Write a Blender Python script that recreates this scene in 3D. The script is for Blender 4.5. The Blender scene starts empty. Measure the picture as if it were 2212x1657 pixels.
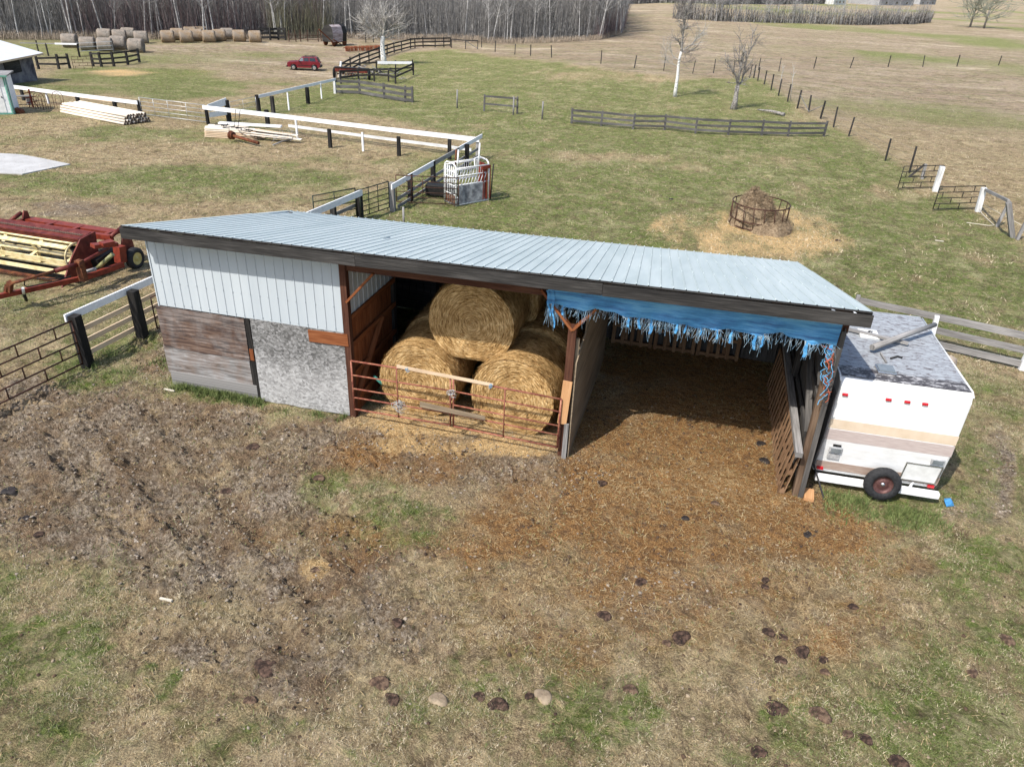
import bpy, math, random
import numpy as np
from mathutils import Vector, Matrix
random.seed(7); rng=np.random.default_rng(7)
D=bpy.data; C=bpy.context.scene.collection; S=bpy.context.scene

# ---------------------------------------------------------------- camera, light, exposure
CAM=np.array([12.0112,-13.7613,9.5897]); PITCH,YAW,ROLL=0.51446,-0.227466,0.047861; FPX=1597.15
_d=np.array([math.sin(YAW)*math.cos(PITCH),math.cos(YAW)*math.cos(PITCH),-math.sin(PITCH)])
_r=np.array([math.cos(YAW),-math.sin(YAW),0.0]); _u=np.cross(_r,_d)
RR=_r*math.cos(ROLL)+_u*math.sin(ROLL); UU=-_r*math.sin(ROLL)+_u*math.cos(ROLL)
cd=D.cameras.new('camera'); cam=D.objects.new('camera',cd); C.objects.link(cam); S.camera=cam
mm=Matrix([[RR[i],UU[i],-_d[i],CAM[i]] for i in range(3)]+[[0,0,0,1]]); cam.matrix_world=mm
cd.sensor_width=36; cd.lens=FPX/2212*36; cd.clip_start=.1; cd.clip_end=9000
w=D.worlds.new('World'); S.world=w; w.use_nodes=True
nt=w.node_tree; bg=nt.nodes['Background']; sky=nt.nodes.new('ShaderNodeTexSky'); sky.sky_type='NISHITA'; sky.sun_disc=False
SUNV=Vector((-0.40,-0.72,1.0)).normalized()
sky.sun_elevation=math.asin(SUNV.z); sky.sun_rotation=math.atan2(SUNV.x,SUNV.y)
sky.air_density=1.0; sky.dust_density=1.5; sky.ozone_density=1.0
nt.links.new(sky.outputs[0],bg.inputs[0]); bg.inputs[1].default_value=.15
sl=D.lights.new('sun','SUN'); sl.energy=4.0; sl.angle=math.radians(.55); sl.color=(1,.955,.89)
so=D.objects.new('sun',sl); C.objects.link(so); so.rotation_euler=SUNV.to_track_quat('Z','Y').to_euler(); so.location=(0,-30,40)
S.view_settings.view_transform='Standard'; S.view_settings.look='None'; S.view_settings.gamma=1; S.view_settings.exposure=0.56

# ---------------------------------------------------------------- numeric noise and terrain
def _h(ix,iy,s):
    n=(ix.astype(np.int64)*374761393+iy.astype(np.int64)*668265263+s*1442695041)&0xffffffff
    n=((n^(n>>13))*1274126177)&0xffffffff
    return ((n^(n>>16))&0xffff)/65535.0
def vn(x,y,s=0):
    x=np.asarray(x,float);y=np.asarray(y,float); ix=np.floor(x);iy=np.floor(y);fx=x-ix;fy=y-iy
    fx=fx*fx*(3-2*fx);fy=fy*fy*(3-2*fy)
    a=_h(ix,iy,s);b=_h(ix+1,iy,s);c=_h(ix,iy+1,s);d=_h(ix+1,iy+1,s)
    return (a*(1-fx)+b*fx)*(1-fy)+(c*(1-fx)+d*fx)*fy
def fbm(x,y,s=0,o=4,g=.5):
    t=0;a=1;n=0
    for i in range(o): t=t+a*vn(x*2**i+17.3*i,y*2**i-9.1*i,s+i*7);n+=a;a*=g
    return t/n
def ss(a,b,x): t=np.clip((np.asarray(x,float)-a)/(b-a),0,1); return t*t*(3-2*t)
def hz(x,y):
    x=np.asarray(x,float);y=np.asarray(y,float)
    return -1.0*ss(24,52,y)*ss(2,-22,x)*1.0+ .22*(fbm(x*.06,y*.06,3,2)-.5)*2*ss(16,40,y)
def ray(u,v):
    return _d+RR*(u-1106)/FPX-UU*(v-828.5)/FPX
def AZ(u,v,z):
    w_=ray(u,v); return CAM+w_*((z-CAM[2])/w_[2])
def G(u,v):
    z=0.
    for i in range(25):
        p=AZ(u,v,z); z=float(hz(p[0],p[1]))
    return np.array([p[0],p[1],z])
def AY(u,v,Y): w_=ray(u,v); return CAM+w_*((Y-CAM[1])/w_[1])
def AX(u,v,X): w_=ray(u,v); return CAM+w_*((X-CAM[0])/w_[0])
def AP(u,v,P):            # on the upright plane through P that faces the viewpoint
    n=np.array([_d[0],_d[1],0]); w_=ray(u,v); return CAM+w_*(np.dot(np.asarray(P)-CAM,n)/np.dot(w_,n))
def PJ(P):
    q=np.asarray(P,float)-CAM; z=q@_d
    return 1106+FPX*(q@RR)/z, 828.5-FPX*(q@UU)/z
def cr(ox,oy,s): return lambda x,y:((ox+x/s)/1.3563,(oy+y/s)/1.3563)

# ---------------------------------------------------------------- mesh builder
class MB:
    def __init__(s): s.v=[];s.f=[];s.uv=[];s.sm=[]
    def add(s,vs,fs,uvs=None,smooth=False):
        o=len(s.v); s.v+= [tuple(map(float,q)) for q in vs]
        for i,f in enumerate(fs):
            s.f.append([o+k for k in f]); s.sm.append(smooth)
            if uvs: s.uv+=uvs[i]
            else:
                a=np.array([vs[k] for k in f]); n=np.abs(np.cross(a[1]-a[0],a[2]-a[0])); k=int(np.argmax(n))
                ij=[(1,2),(0,2),(0,1)][k]
                s.uv+=[(q[ij[0]],q[ij[1]]) for q in a]
        return s
    def bar(s,p0,p1,w=.1,h=.1,up=(0,0,1),w2=None,h2=None):
        p0=np.array(p0,float);p1=np.array(p1,float);a=p1-p0;L=np.linalg.norm(a)
        if L<1e-6: return s
        a/=L;up=np.array(up,float)
        if abs(a@up)>.98*np.linalg.norm(up): up=np.array((0,1.,0)) if abs(a[1])<.9 else np.array((1.,0,0))
        sd=np.cross(a,up);sd/=np.linalg.norm(sd);u=np.cross(sd,a); w2=w if w2 is None else w2;h2=h if h2 is None else h2
        vs=[]
        for p,ww,hh in((p0,w,h),(p1,w2,h2)):
            for x,y in((-1,-1),(1,-1),(1,1),(-1,1)): vs.append(p+sd*x*ww/2+u*y*hh/2)
        fs=[(0,1,2,3),(7,6,5,4),(0,4,5,1),(1,5,6,2),(2,6,7,3),(3,7,4,0)]
        r=random.random()*50; r2=random.random()*50
        def q(c,o): return [(r+ (L if k else 0),r2+o+t) for k,t in c]
        uv=[[(r,r2),(r+w,r2),(r+w,r2+h),(r,r2+h)]]*2
        W=[w,h,w,h]
        for i in range(4): uv.append(q([(0,0),(1,0),(1,W[i]),(0,W[i])],i*.3))
        s.add(vs,fs,uv); return s
    def box(s,c,sz,rot=0):
        c=np.array(c,float);x,y,z=[q/2 for q in sz];cs,sn=math.cos(rot),math.sin(rot)
        vs=[]
        for a,b,e in((-x,-y,-z),(x,-y,-z),(x,y,-z),(-x,y,-z),(-x,-y,z),(x,-y,z),(x,y,z),(-x,y,z)):
            vs.append(c+np.array((a*cs-b*sn,a*sn+b*cs,e)))
        return s.add(vs,[(3,2,1,0),(4,5,6,7),(0,1,5,4),(1,2,6,5),(2,3,7,6),(3,0,4,7)])
    def tube(s,pts,r=.03,n=8,cap=True,smooth=True,jit=0):
        pts=[np.array(p,float) for p in pts]; m=len(pts)
        rs=r if hasattr(r,'__len__') else [r]*m
        vs=[];ref=None;L=0;r0=random.random()*50;us=[]
        for i,p in enumerate(pts):
            a=pts[min(i+1,m-1)]-pts[max(i-1,0)]; a=a/(np.linalg.norm(a)+1e-12)
            if ref is None: ref=np.array((0,0,1.)) if abs(a[2])<.9 else np.array((1.,0,0))
            sd=np.cross(a,ref);sd/=np.linalg.norm(sd)+1e-12;u=np.cross(sd,a);ref=u
            if i: L+=np.linalg.norm(p-pts[i-1])
            us.append(L)
            for k in range(n):
                t=2*math.pi*k/n; rr=rs[i]*(1+jit*(random.random()-.5)); vs.append(p+sd*math.cos(t)*rr+u*math.sin(t)*rr)
        fs=[];uv=[]
        for i in range(m-1):
            for k in range(n):
                k2=(k+1)%n; fs.append((i*n+k,i*n+k2,(i+1)*n+k2,(i+1)*n+k))
                c=2*math.pi*rs[i]; uv.append([(r0+us[i],c*k/n),(r0+us[i],c*(k+1)/n),(r0+us[i+1],c*(k+1)/n),(r0+us[i+1],c*k/n)])
        s.add(vs,fs,uv,smooth)
        if cap:
            o=len(s.v)-n*m
            for idx,rev in((0,True),(m-1,False)):
                f=[o+idx*n+k for k in range(n)]; f=f[::-1] if rev else f
                s.f.append(f);s.sm.append(False);s.uv+=[(s.v[k][0],s.v[k][1]) for k in f]
        return s
    def lathe(s,o,ax,prof,n=24,smooth=True):      # prof: (along axis, radius)
        o=np.array(o,float);ax=np.array(ax,float);ax/=np.linalg.norm(ax)
        rf=np.array((0,0,1.)) if abs(ax[2])<.9 else np.array((1.,0,0)); a=np.cross(ax,rf);a/=np.linalg.norm(a);b=np.cross(ax,a)
        vs=[];fs=[];uv=[]
        for t,r in prof:
            for k in range(n): q=2*math.pi*k/n; vs.append(o+ax*t+(a*math.cos(q)+b*math.sin(q))*max(r,1e-4))
        for i in range(len(prof)-1):
            for k in range(n):
                k2=(k+1)%n; fs.append((i*n+k,(i+1)*n+k,(i+1)*n+k2,i*n+k2)); 
        return s.add(vs,fs,None,smooth)
    def quad(s,a,b,c,d): return s.add([a,b,c,d],[(0,1,2,3)])
    def slab(s,poly,n,t):      # polygon (planar list) given thickness t along n
        n=np.array(n,float);n/=np.linalg.norm(n);P=[np.array(p,float) for p in poly];k=len(P)
        vs=P+[p+n*t for p in P]; fs=[tuple(range(k))[::-1],tuple(range(k,2*k))]+[(i,(i+1)%k,k+(i+1)%k,k+i) for i in range(k)]
        return s.add(vs,fs)
    def build(s,name,mat,parent=None,loc=None,bevel=0):
        me=D.meshes.new(name); v=np.array(s.v,float)
        if parent is not None: off=np.array(wloc(parent))
        elif loc is not None: off=np.array(loc,float)
        else: off=np.array([v[:,0].mean(),v[:,1].mean(),v[:,2].min()])
        me.from_pydata((v-off).tolist(),[],s.f); me.materials.append(mat)
        me.polygons.foreach_set('use_smooth',s.sm)
        ul=me.uv_layers.new(name='UVMap'); ul.data.foreach_set('uv',np.array(s.uv,float).ravel())
        me.update(); o=D.objects.new(name,me); C.objects.link(o)
        if parent is not None: o.parent=parent; o['_w']=list(off)
        else: o.location=off; o['_w']=list(off)
        if bevel:
            b=o.modifiers.new('bevel','BEVEL'); b.width=bevel; b.segments=2; b.limit_method='ANGLE'
        return o
def wloc(o): return o['_w']
def thing(name,loc,label,cat,group=None):
    o=D.objects.new(name,None); C.objects.link(o); o.location=loc; o['_w']=list(map(float,loc)); o.empty_display_size=.3
    return tag(o,label,cat,group)
def tag(o,label,cat,group=None,kind=None):
    if label: o['label']=label
    if cat: o['category']=cat
    if group: o['group']=group
    if kind: o['kind']=kind
    return o
def copy_tree(o,parent=None):
    c=o.copy(); C.objects.link(c); c.parent=parent
    for ch in [k for k in KIDS.get(o.name,[])]: copy_tree(ch,c)
    return c
KIDS={}
def reg(o):
    for ch in [k for k in C.objects if k.parent==o]:
        KIDS.setdefault(o.name,[]).append(ch); reg(ch)
def fastmesh(name,V,F,mat,col=None,smooth=False,nrm=None):
    me=D.meshes.new(name); V=np.asarray(V,np.float32);F=np.asarray(F,np.int32);k=F.shape[1]
    me.vertices.add(len(V)); me.vertices.foreach_set('co',V.ravel())
    me.loops.add(F.size); me.loops.foreach_set('vertex_index',F.ravel())
    me.polygons.add(len(F)); me.polygons.foreach_set('loop_start',np.arange(0,F.size,k,dtype=np.int32)); me.polygons.foreach_set('loop_total',np.full(len(F),k,dtype=np.int32))
    me.polygons.foreach_set('use_smooth',np.full(len(F),smooth,dtype=bool))
    if col is not None:
        for nm,arr in col.items():
            at=me.attributes.new(nm,'FLOAT','POINT'); at.data.foreach_set('value',np.asarray(arr,np.float32))
    me.materials.append(mat); me.update(); me.validate()
    o=D.objects.new(name,me); C.objects.link(o); return o

# ---------------------------------------------------------------- materials
def newmat(name):
    m=D.materials.new(name); m.use_nodes=True; n=m.node_tree; b=n.nodes['Principled BSDF']; return m,n,b
def ramp(n,fac,stops):
    r=n.nodes.new('ShaderNodeValToRGB'); n.links.new(fac,r.inputs[0]); e=r.color_ramp.elements
    while len(e)<len(stops): e.new(.5)
    for q,(p,c) in zip(e,stops): q.position=p; q.color=(*c,1)
    return r.outputs[0]
def coord(n,kind='Object',scale=(1,1,1)):
    t=n.nodes.new('ShaderNodeTexCoord'); mp=n.nodes.new('ShaderNodeMapping'); n.links.new(t.outputs[kind],mp.inputs[0]); mp.inputs['Scale'].default_value=scale; return mp.outputs[0]
def noise(n,vec,scale,detail=4,rough=.6,dist=0):
    t=n.nodes.new('ShaderNodeTexNoise'); n.links.new(vec,t.inputs['Vector']); t.inputs['Scale'].default_value=scale; t.inputs['Detail'].default_value=detail; t.inputs['Roughness'].default_value=rough; t.inputs['Distortion'].default_value=dist; return t.outputs[0]
def mix(n,f,a,b,mode='MIX'):
    m=n.nodes.new('ShaderNodeMix'); m.data_type='RGBA'; m.blend_type=mode
    if isinstance(f,(int,float)): m.inputs[0].default_value=f
    else: n.links.new(f,m.inputs[0])
    for k,s in((6,a),(7,b)):
        if isinstance(s,tuple): m.inputs[k].default_value=(*s,1)
        else: n.links.new(s,m.inputs[k])
    return m.outputs[2]
def math_(n,op,a,b=None,c=None,clamp=False):
    m=n.nodes.new('ShaderNodeMath'); m.operation=op; m.use_clamp=clamp
    for k,s in enumerate((a,b,c)):
        if s is None: continue
        if isinstance(s,(int,float)): m.inputs[k].default_value=s
        else: n.links.new(s,m.inputs[k])
    return m.outputs[0]
def bump(n,b,h,st=.5,d=.02):
    t=n.nodes.new('ShaderNodeBump'); t.inputs['Strength'].default_value=st; t.inputs['Distance'].default_value=d; n.links.new(h,t.inputs['Height']); n.links.new(t.outputs[0],b.inputs['Normal'])
def simple(name,c1,c2,scale=6,rough=.7,metal=0,b=.2,c3=None,kind='Object',st=(1,1,1),lo=.35,hi=.65,spec=.3,dist=.01,detail=5):
    m,n,p=newmat(name); v=coord(n,kind,st); f=noise(n,v,scale,detail)
    stops=[(lo,c1),(hi,c2)] if c3 is None else [(lo,c1),((lo+hi)/2,c2),(hi,c3)]
    n.links.new(ramp(n,f,stops),p.inputs['Base Color']); p.inputs['Roughness'].default_value=rough; p.inputs['Metallic'].default_value=metal; p.inputs['Specular IOR Level'].default_value=spec
    if b: bump(n,p,noise(n,v,scale*4,3),b,dist)
    return m
def wood(name,dark,mid,light,rough=.85,sx=1.5,sy=40,patch=None,pcol=(.3,.3,.3)):
    m,n,p=newmat(name); v=coord(n,'UV',(sx,sy,1)); g=noise(n,v,1.0,6,.65,.3); v2=coord(n,'UV',(.5,2.2,1)); g2=noise(n,v2,1.0,3,.5)
    f=math_(n,'ADD',math_(n,'MULTIPLY',g,.6),math_(n,'MULTIPLY',g2,.4))
    c=ramp(n,f,[(.36,dark),(.5,mid),(.64,light)])
    if patch:
        pf=ramp(n,noise(n,coord(n,'Object'),patch,5,.6),[(.48,(0,0,0)),(.58,(1,1,1))]); c=mix(n,pf,c,pcol)
    n.links.new(c,p.inputs['Base Color']); p.inputs['Roughness'].default_value=rough; p.inputs['Specular IOR Level'].default_value=.2
    bump(n,p,g,.5,.008); return m
MT={}
MT['wood_grey']=wood('weathered_grey_wood',(.10,.095,.09),(.22,.21,.20),(.36,.345,.33))
MT['wood_dark']=wood('dark_weathered_fascia',(.012,.011,.011),(.032,.030,.028),(.075,.070,.065))
MT['wood_black']=wood('creosote_black_wood',(.006,.006,.006),(.014,.013,.012),(.05,.045,.04))
MT['wood_red']=wood('reddish_brown_timber',(.035,.014,.009),(.075,.03,.018),(.13,.06,.035))
MT['wood_raw']=wood('raw_pale_lumber',(.42,.30,.19),(.58,.44,.30),(.72,.58,.42))
MT['wood_tan']=wood('tan_weathered_plywood',(.14,.105,.07),(.24,.185,.125),(.34,.27,.19),sx=.8,sy=14)
MT['wood_orange']=wood('new_orange_board',(.32,.16,.07),(.45,.24,.11),(.55,.32,.16))
MT['wood_rust']=wood('rust_brown_board',(.10,.028,.010),(.19,.062,.022),(.28,.11,.045),sy=25)
MT['wood_pallet']=wood('pallet_brown_wood',(.10,.055,.03),(.19,.11,.06),(.30,.19,.11))
MT['paint_white']=wood('chipped_white_paint_board',(.60,.60,.60),(.78,.78,.78),(.82,.82,.82),patch=9,pcol=(.70,.70,.70))
MT['paint_worn']=wood('worn_white_paint_board',(.30,.30,.29),(.62,.62,.61),(.76,.76,.75))
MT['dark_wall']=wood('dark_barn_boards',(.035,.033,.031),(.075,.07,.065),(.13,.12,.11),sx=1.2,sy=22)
MT['pipe_brown']=simple('rusty_brown_pipe',(.035,.018,.014),(.09,.04,.025),12,.6,.3)
MT['pipe_red']=simple('rusty_red_gate_pipe',(.14,.045,.035),(.27,.09,.06),9,.55,.2,c3=(.36,.17,.10))
MT['pipe_green']=simple('dark_green_gate_pipe',(.018,.028,.02),(.05,.055,.035),8,.5,.3)
MT['pipe_galv']=simple('galvanised_gate_pipe',(.38,.38,.37),(.55,.55,.54),6,.4,.5)
MT['pipe_white']=simple('chipped_white_chute_paint',(.52,.51,.49),(.80,.80,.78),14,.5,0,lo=.38,hi=.5)
MT['red_paint']=simple('faded_red_implement_paint',(.065,.012,.009),(.125,.022,.015),5,.55,.1,c3=(.18,.045,.028))
MT['red_bright']=simple('orange_red_implement_paint',(.14,.024,.014),(.25,.042,.022),6,.5,.1)
MT['cream']=simple('cream_reel_paint',(.50,.40,.19),(.68,.57,.31),4,.5,0,c3=(.74,.64,.40))
MT['black']=simple('black_steel',(.008,.008,.008),(.025,.023,.02),10,.6,.2)
MT['rubber']=simple('black_rubber',(.012,.012,.013),(.03,.03,.032),20,.75)
MT['tan_wheel']=simple('yellow_wheel_rim',(.45,.36,.12),(.60,.50,.20),6,.5)
MT['brown_rim']=simple('rusty_maroon_rim',(.07,.03,.03),(.14,.07,.06),12,.5,.3)
MT['rust']=simple('deep_rust',(.06,.02,.012),(.14,.045,.02),8,.8,.1,c3=(.20,.08,.03))
MT['glass']=simple('dark_car_glass',(.015,.018,.02),(.03,.034,.038),2,.08,0,b=0,spec=.6)
MT['glass_light']=simple('pale_reflecting_glass',(.10,.12,.13),(.20,.22,.23),2,.12,0,b=0,spec=.6)
MT['chrome']=simple('dull_chrome',(.45,.45,.45),(.6,.6,.6),4,.25,.9,b=0)
MT['car_red']=simple('red_car_paint',(.12,.006,.012),(.17,.009,.018),3,.28,.0,b=0,spec=.5)
MT['concrete']=simple('pale_concrete',(.36,.35,.335),(.46,.45,.435),1.2,.9,0,.15)
MT['stone']=simple('pale_fieldstone',(.22,.18,.14),(.38,.32,.26),6,.9)
MT['blue_plastic']=simple('blue_plastic',(.03,.16,.38),(.07,.28,.52),8,.5)
MT['white_plastic']=simple('white_plastic',(.62,.62,.60),(.75,.75,.73),6,.4)
MT['rope_red']=simple('orange_red_twine',(.32,.07,.04),(.5,.14,.08),30,.8)
MT['rope_blue']=simple('blue_twine',(.06,.25,.48),(.16,.42,.62),30,.7)
MT['twine_pale']=simple('pale_twine',(.45,.40,.32),(.6,.55,.45),30,.9)
MT['wire']=simple('fence_wire',(.13,.12,.11),(.22,.21,.2),10,.5,.6,b=0)
MT['red_lens']=simple('red_marker_lens',(.45,.012,.02),(.5,.02,.03),10,.2,0,b=0,spec=.6)
MT['metal_wall']=simple('pale_blue_white_steel_sheet',(.60,.655,.685),(.64,.69,.715),.8,.42,0,.05,lo=.3,hi=.7,spec=.4)
# ---------------------------------------------------------------- ground: one sheet, worn into zones
def GP(pts): return np.array([G(*p)[:2] for p in pts])
def polymask(x,y,P,soft):
    ins=np.zeros(x.shape,bool); dist=np.full(x.shape,1e9)
    k=len(P)
    for i in range(k):
        x1,y1=P[i];x2,y2=P[(i+1)%k]
        c=((y1>y)!=(y2>y))&(x<(x2-x1)*(y-y1)/((y2-y1) if y2!=y1 else 1e-9)+x1); ins^=c
        dx,dy=x2-x1,y2-y1;t=np.clip(((x-x1)*dx+(y-y1)*dy)/(dx*dx+dy*dy+1e-9),0,1)
        dist=np.minimum(dist,np.hypot(x-x1-t*dx,y-y1-t*dy))
    sd=np.where(ins,dist,-dist); return ss(-soft,soft,sd)
def ell(x,y,u,v,ru,rv,wt=1,pw=1.0):
    c=G(u,v);a=G(u+ru,v)-c;b=G(u,v-rv)-c if v-rv>3 else c-G(u,v+rv)
    M2=np.array([[a[0],b[0]],[a[1],b[1]]]); I=np.linalg.inv(M2)
    p=I[0,0]*(x-c[0])+I[0,1]*(y-c[1]);q=I[1,0]*(x-c[0])+I[1,1]*(y-c[1]);r=np.sqrt(p*p+q*q)
    return wt*ss(1.35,.55,r)
def ells(x,y,L):
    m=np.zeros(x.shape)
    for e in L: m=np.maximum(m,ell(x,y,*e))
    return m
PAST=GP([(640,560),(905,345),(1035,318),(1032,300),(760,245),(470,246),(560,205),(720,172),(760,168),(880,112),(970,108),(1130,130),(1300,150),(1500,172),(1640,168),(1740,240),(1900,330),(2060,430),(2230,540),(2300,640),(2300,800),(1900,700),(1700,560)])
YARD=GP([(-80,250),(300,235),(440,240),(1000,330),(640,470),(250,490),(330,640),(-80,860)])
MUD=[(500,1270,250,170,.95),(650,1400,220,130,.72),(820,1180,240,110,.62),(170,960,330,150),(150,1060,300,130),(470,1040,300,110,.9),(640,1180,260,150),(820,960,330,70),(1120,1010,200,45),(340,760,60,55),(480,1230,230,150),(90,860,120,60),(860,1330,140,110,.8),(430,900,150,60),(1330,1210,110,50,.6),(1090,1060,190,60,.8),(1440,1290,150,60,.6),(1330,1440,120,60,.4),(700,1560,260,80,.4),(1560,1500,120,60,.45),(2150,1010,45,110,.9),(2085,1110,80,35,.9),(160,450,100,20,.8),(690,1400,110,60,.7),(560,1500,200,90,.45),(1300,1500,150,50,.3)]
BROWN=[(1450,880,300,170),(1450,1010,300,150),(1480,1120,380,110,.95),(1230,1090,260,110,.8),(1000,985,320,75,.62),(1500,1230,420,130,.72),(1150,1200,280,130,.70),(1250,1320,420,150,.56),(1720,1300,320,140,.5),(700,1200,260,120,.45),(1600,1180,250,50,.9),(1230,1080,180,60,.75),(1200,1190,130,80,.7),(1750,1160,200,50,.8),(640,1330,150,50,.5),(1620,1270,260,120,.50),(1450,1240,260,80,.5),(1250,1250,160,80,.42),(1850,1210,220,50,.5),(1700,1340,160,60,.42),(1000,1160,120,60,.4),(1300,1340,160,90,.35)]
STRAW=[(960,905,220,40),(1110,960,110,28),(1000,960,240,30,.55),(1450,1040,200,70,.40),(1560,1080,200,50,.35),(1650,500,190,55,.72),(1480,492,100,35,.55),(1720,520,150,42,.62),(1600,545,210,26,.5),(255,158,80,9,.8),(500,250,60,12,.5),(420,160,150,10,.3),(680,1230,40,25,.7),(130,1310,140,60,.25),(1300,1300,300,60,.3),(1700,1420,300,120,.35)]
GREEN=[(760,1060,120,50,1),(860,1130,170,60,.85),(130,1370,160,70,.8),(330,1470,80,60,.7),(1180,1470,150,80,1),(1280,1530,200,90,.95),(1640,1560,130,60,.5),(2130,1210,120,70,.85),(2160,1370,90,120,.7),(1910,1120,130,28,.95),(1990,1080,110,25,.9),(2110,1030,55,110,.55),(1800,1290,120,60,.5),(180,780,90,60,.9),(260,740,90,35,.9),(560,862,190,15,1),(395,850,40,18,.9),(700,880,60,12,.8),(1050,1420,120,50,.6),(700,1160,160,50,.35),(1000,1250,200,80,.35),(1430,1200,90,30,.3),(1940,1380,150,80,.35),(900,1530,240,110,.25),(130,1600,150,70,.6),(400,1330,160,50,.5),(600,1600,300,60,.45),(1000,1500,160,80,.4),(300,1560,200,60,.45),(1050,1600,300,60,.4),(1900,1230,180,70,.5),(1400,1440,140,40,.45)]
YGREEN=[(420,400,300,48,1),(640,420,200,44,.85),(300,165,220,22,1.2),(400,192,170,24,1.2),(150,185,120,24,1.1),(250,290,200,16,.5),(600,175,50,14,.7),(560,205,100,12,.5),(130,420,140,22,.5),(660,140,80,8,.5),(70,480,80,25,.6),(80,620,60,30,.6)]
PTAN=[(600,200,70,14,1),(545,225,80,12,1),(660,165,80,8,1),(450,112,280,20,1),(520,137,220,10,1),(330,330,260,22,.7),(560,450,260,16,.7),(1340,165,180,16,.8),(1370,340,260,12,.8),(1560,350,220,22,.6),(1400,460,150,14,.5),(1940,415,110,20,.9),(2010,500,120,18,.6),(1950,560,220,20,.6),(1560,240,80,8,.4),(2150,660,140,20,.7),(1930,600,160,16,.7),(1700,300,60,14,.5),(1740,245,50,22,.8),(1300,270,140,8,.4),(1480,120,100,8,.5)]
LAKE=[(80,479,45,6,1)]
def zones(x,y):
    n1=fbm(x*.35,y*.35,11,4)-.5; n2=fbm(x*1.3,y*1.3,23,4)-.5; n3=fbm(x*.11,y*.11,31,3)-.5; n4=fbm(x*4.5,y*4.5,37,3)-.5
    mud=np.clip(ells(x,y,MUD)+n2*1.1+n4*.5-.12,0,1)*np.clip(ells(x,y,MUD)*2.2,0,1)
    brown=np.clip(ells(x,y,BROWN)+n1*1.0+n2*.8-.06,0,1)*np.clip(ells(x,y,BROWN)*2,0,1)
    straw=np.clip(ells(x,y,STRAW)+n2*.9+n4*.4-.1,0,1)*np.clip(ells(x,y,STRAW)*2,0,1)
    past=polymask(x,y,PAST,1.2); yard=polymask(x,y,YARD,1.5)
    tn=ells(x,y,PTAN)
    pg=past*np.clip(1.0+n1*1.1+n2*.9+n4*.3-tn*.62,0,1)
    g1=ells(x,y,GREEN); g=np.clip(g1*1.25+n2*2.2+n4*1.8-.28,0,1)*np.clip(g1*1.8,0,1)
    yg=ells(x,y,YGREEN); yg=np.clip(yg+n1*1.5+n2*.8-.25,0,1)*np.clip(yg*1.6,0,1)
    far=ss(30,70,y)*(1-past); fg=far*np.clip((fbm(x*.03,y*.05,51,4)-.47)*4+n1*.6,0,1)*.75
    near=(1-past)*(1-yard)*(1-ss(10,25,y))*np.clip(.50+n1*1.5+n2*1.2+n4*.6,0,1)*.85
    mud=mud*(1-np.clip(g1*1.3,0,1)*.85)
    yd=yard*np.clip(.45+n1*1.7+n3*1.4+n2*1.0-tn,0,1)*.85; yg=yg*(1-tn*.9)
    green=np.clip(np.maximum.reduce([pg,g,yg,fg,near,yd]),0,1)
    green=green*(1-straw*.95)*(1-brown*.9)*(1-np.clip(mud*.92,0,1)*(g<.3))
    wood=polymask(x,y,WOODP,6)
    return mud*(1-past*.9),green,straw,brown,past,far,wood,n1,n2
WOODP=GP([(-260,62),(0,86),(330,84),(600,86),(780,84),(1060,92),(1200,92),(1330,84),(1352,50),(1330,12)])
WOODP=np.vstack([WOODP,[[-10,420],[-420,420],[-420,60]]])
RUTS=[((190,860),(640,1420),.24),((330,880),(720,1330),.24),((110,930),(330,1200),.22)]
RUTW=[(G(*a)[:2],G(*b)[:2],w_) for a,b,w_ in RUTS]
def micro(x,y):
    near=1-ss(12,30,np.hypot(x-10,y+3))
    mud=ells(x,y,MUD[:15]); mid=1-ss(25,70,np.hypot(x-10,y))
    h=near*((fbm(x*2.2,y*2.2,5,4)-.5)*.075+(fbm(x*6,y*6,15,3)-.5)*.055)+mid*(fbm(x*.8,y*.8,9,3)-.5)*.14*(ss(.8,1.6,np.abs(y-3.2)/4+np.abs(x-8)/9))
    c=fbm(x*7,y*7,61,3); c=np.abs(c-.5)*2
    h=h+near*mud*((.28-c)*.21+(fbm(x*3.3,y*3.3,65,3)-.5)*.17)
    for a,b,w_ in RUTW:
        d=b-a;L=np.hypot(*d);d=d/L;t=(x-a[0])*d[0]+(y-a[1])*d[1];s=(x-a[0])*-d[1]+(y-a[1])*d[0]+.035*np.sin(t*1.7)
        e=ss(-.3,.3,t)*ss(L+.3,L-.3,t); q=np.abs(s)
        h=h+e*(.45+1.0*fbm(x*.9,y*.9,95,2))*(-.075*np.exp(-(s/(w_*.95))**2)+.04*np.exp(-((q-w_*1.9)/.16)**2)*(.3+1.3*fbm(x*2.1,y*2.1,91,2)))*(1+.3*(vn(t*3.2,s*2,93)-.5)*2)
    # floor of the shed stays level
    fl=ss(-.6,.2,x)*ss(15.8,15,x)*ss(-.5,.1,y)*ss(6.9,6.2,y)
    sl=polymask(x,y,SLABP,.6)
    return h*(1-fl*.75)*(1-sl)
SLABP=GP([(-60,330),(0,333.5),(45,336),(95,345),(152,357),(48,378.5),(0,376),(-60,372)])
def gh(x,y): return hz(x,y)+micro(np.asarray(x,float),np.asarray(y,float))
def axis(lo,hi,st,far,gr=1.07):
    a=list(np.arange(lo,hi,st)); s=st;q=a[-1]
    while q<far[1]: s*=gr;q+=s;a.append(q)
    s=st;q=lo;b=[]
    while q>far[0]: s*=gr;q-=s;b.append(q)
    return np.array(b[::-1]+a)
xs=axis(-5,21.5,.042,(-900,2600)); ys=axis(-8.5,5.5,.042,(-60,3200),1.045)
X,Y=np.meshgrid(xs,ys); x=X.ravel();y=Y.ravel()
z=gh(x,y)-ss(1500,3000,y)*20
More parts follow.
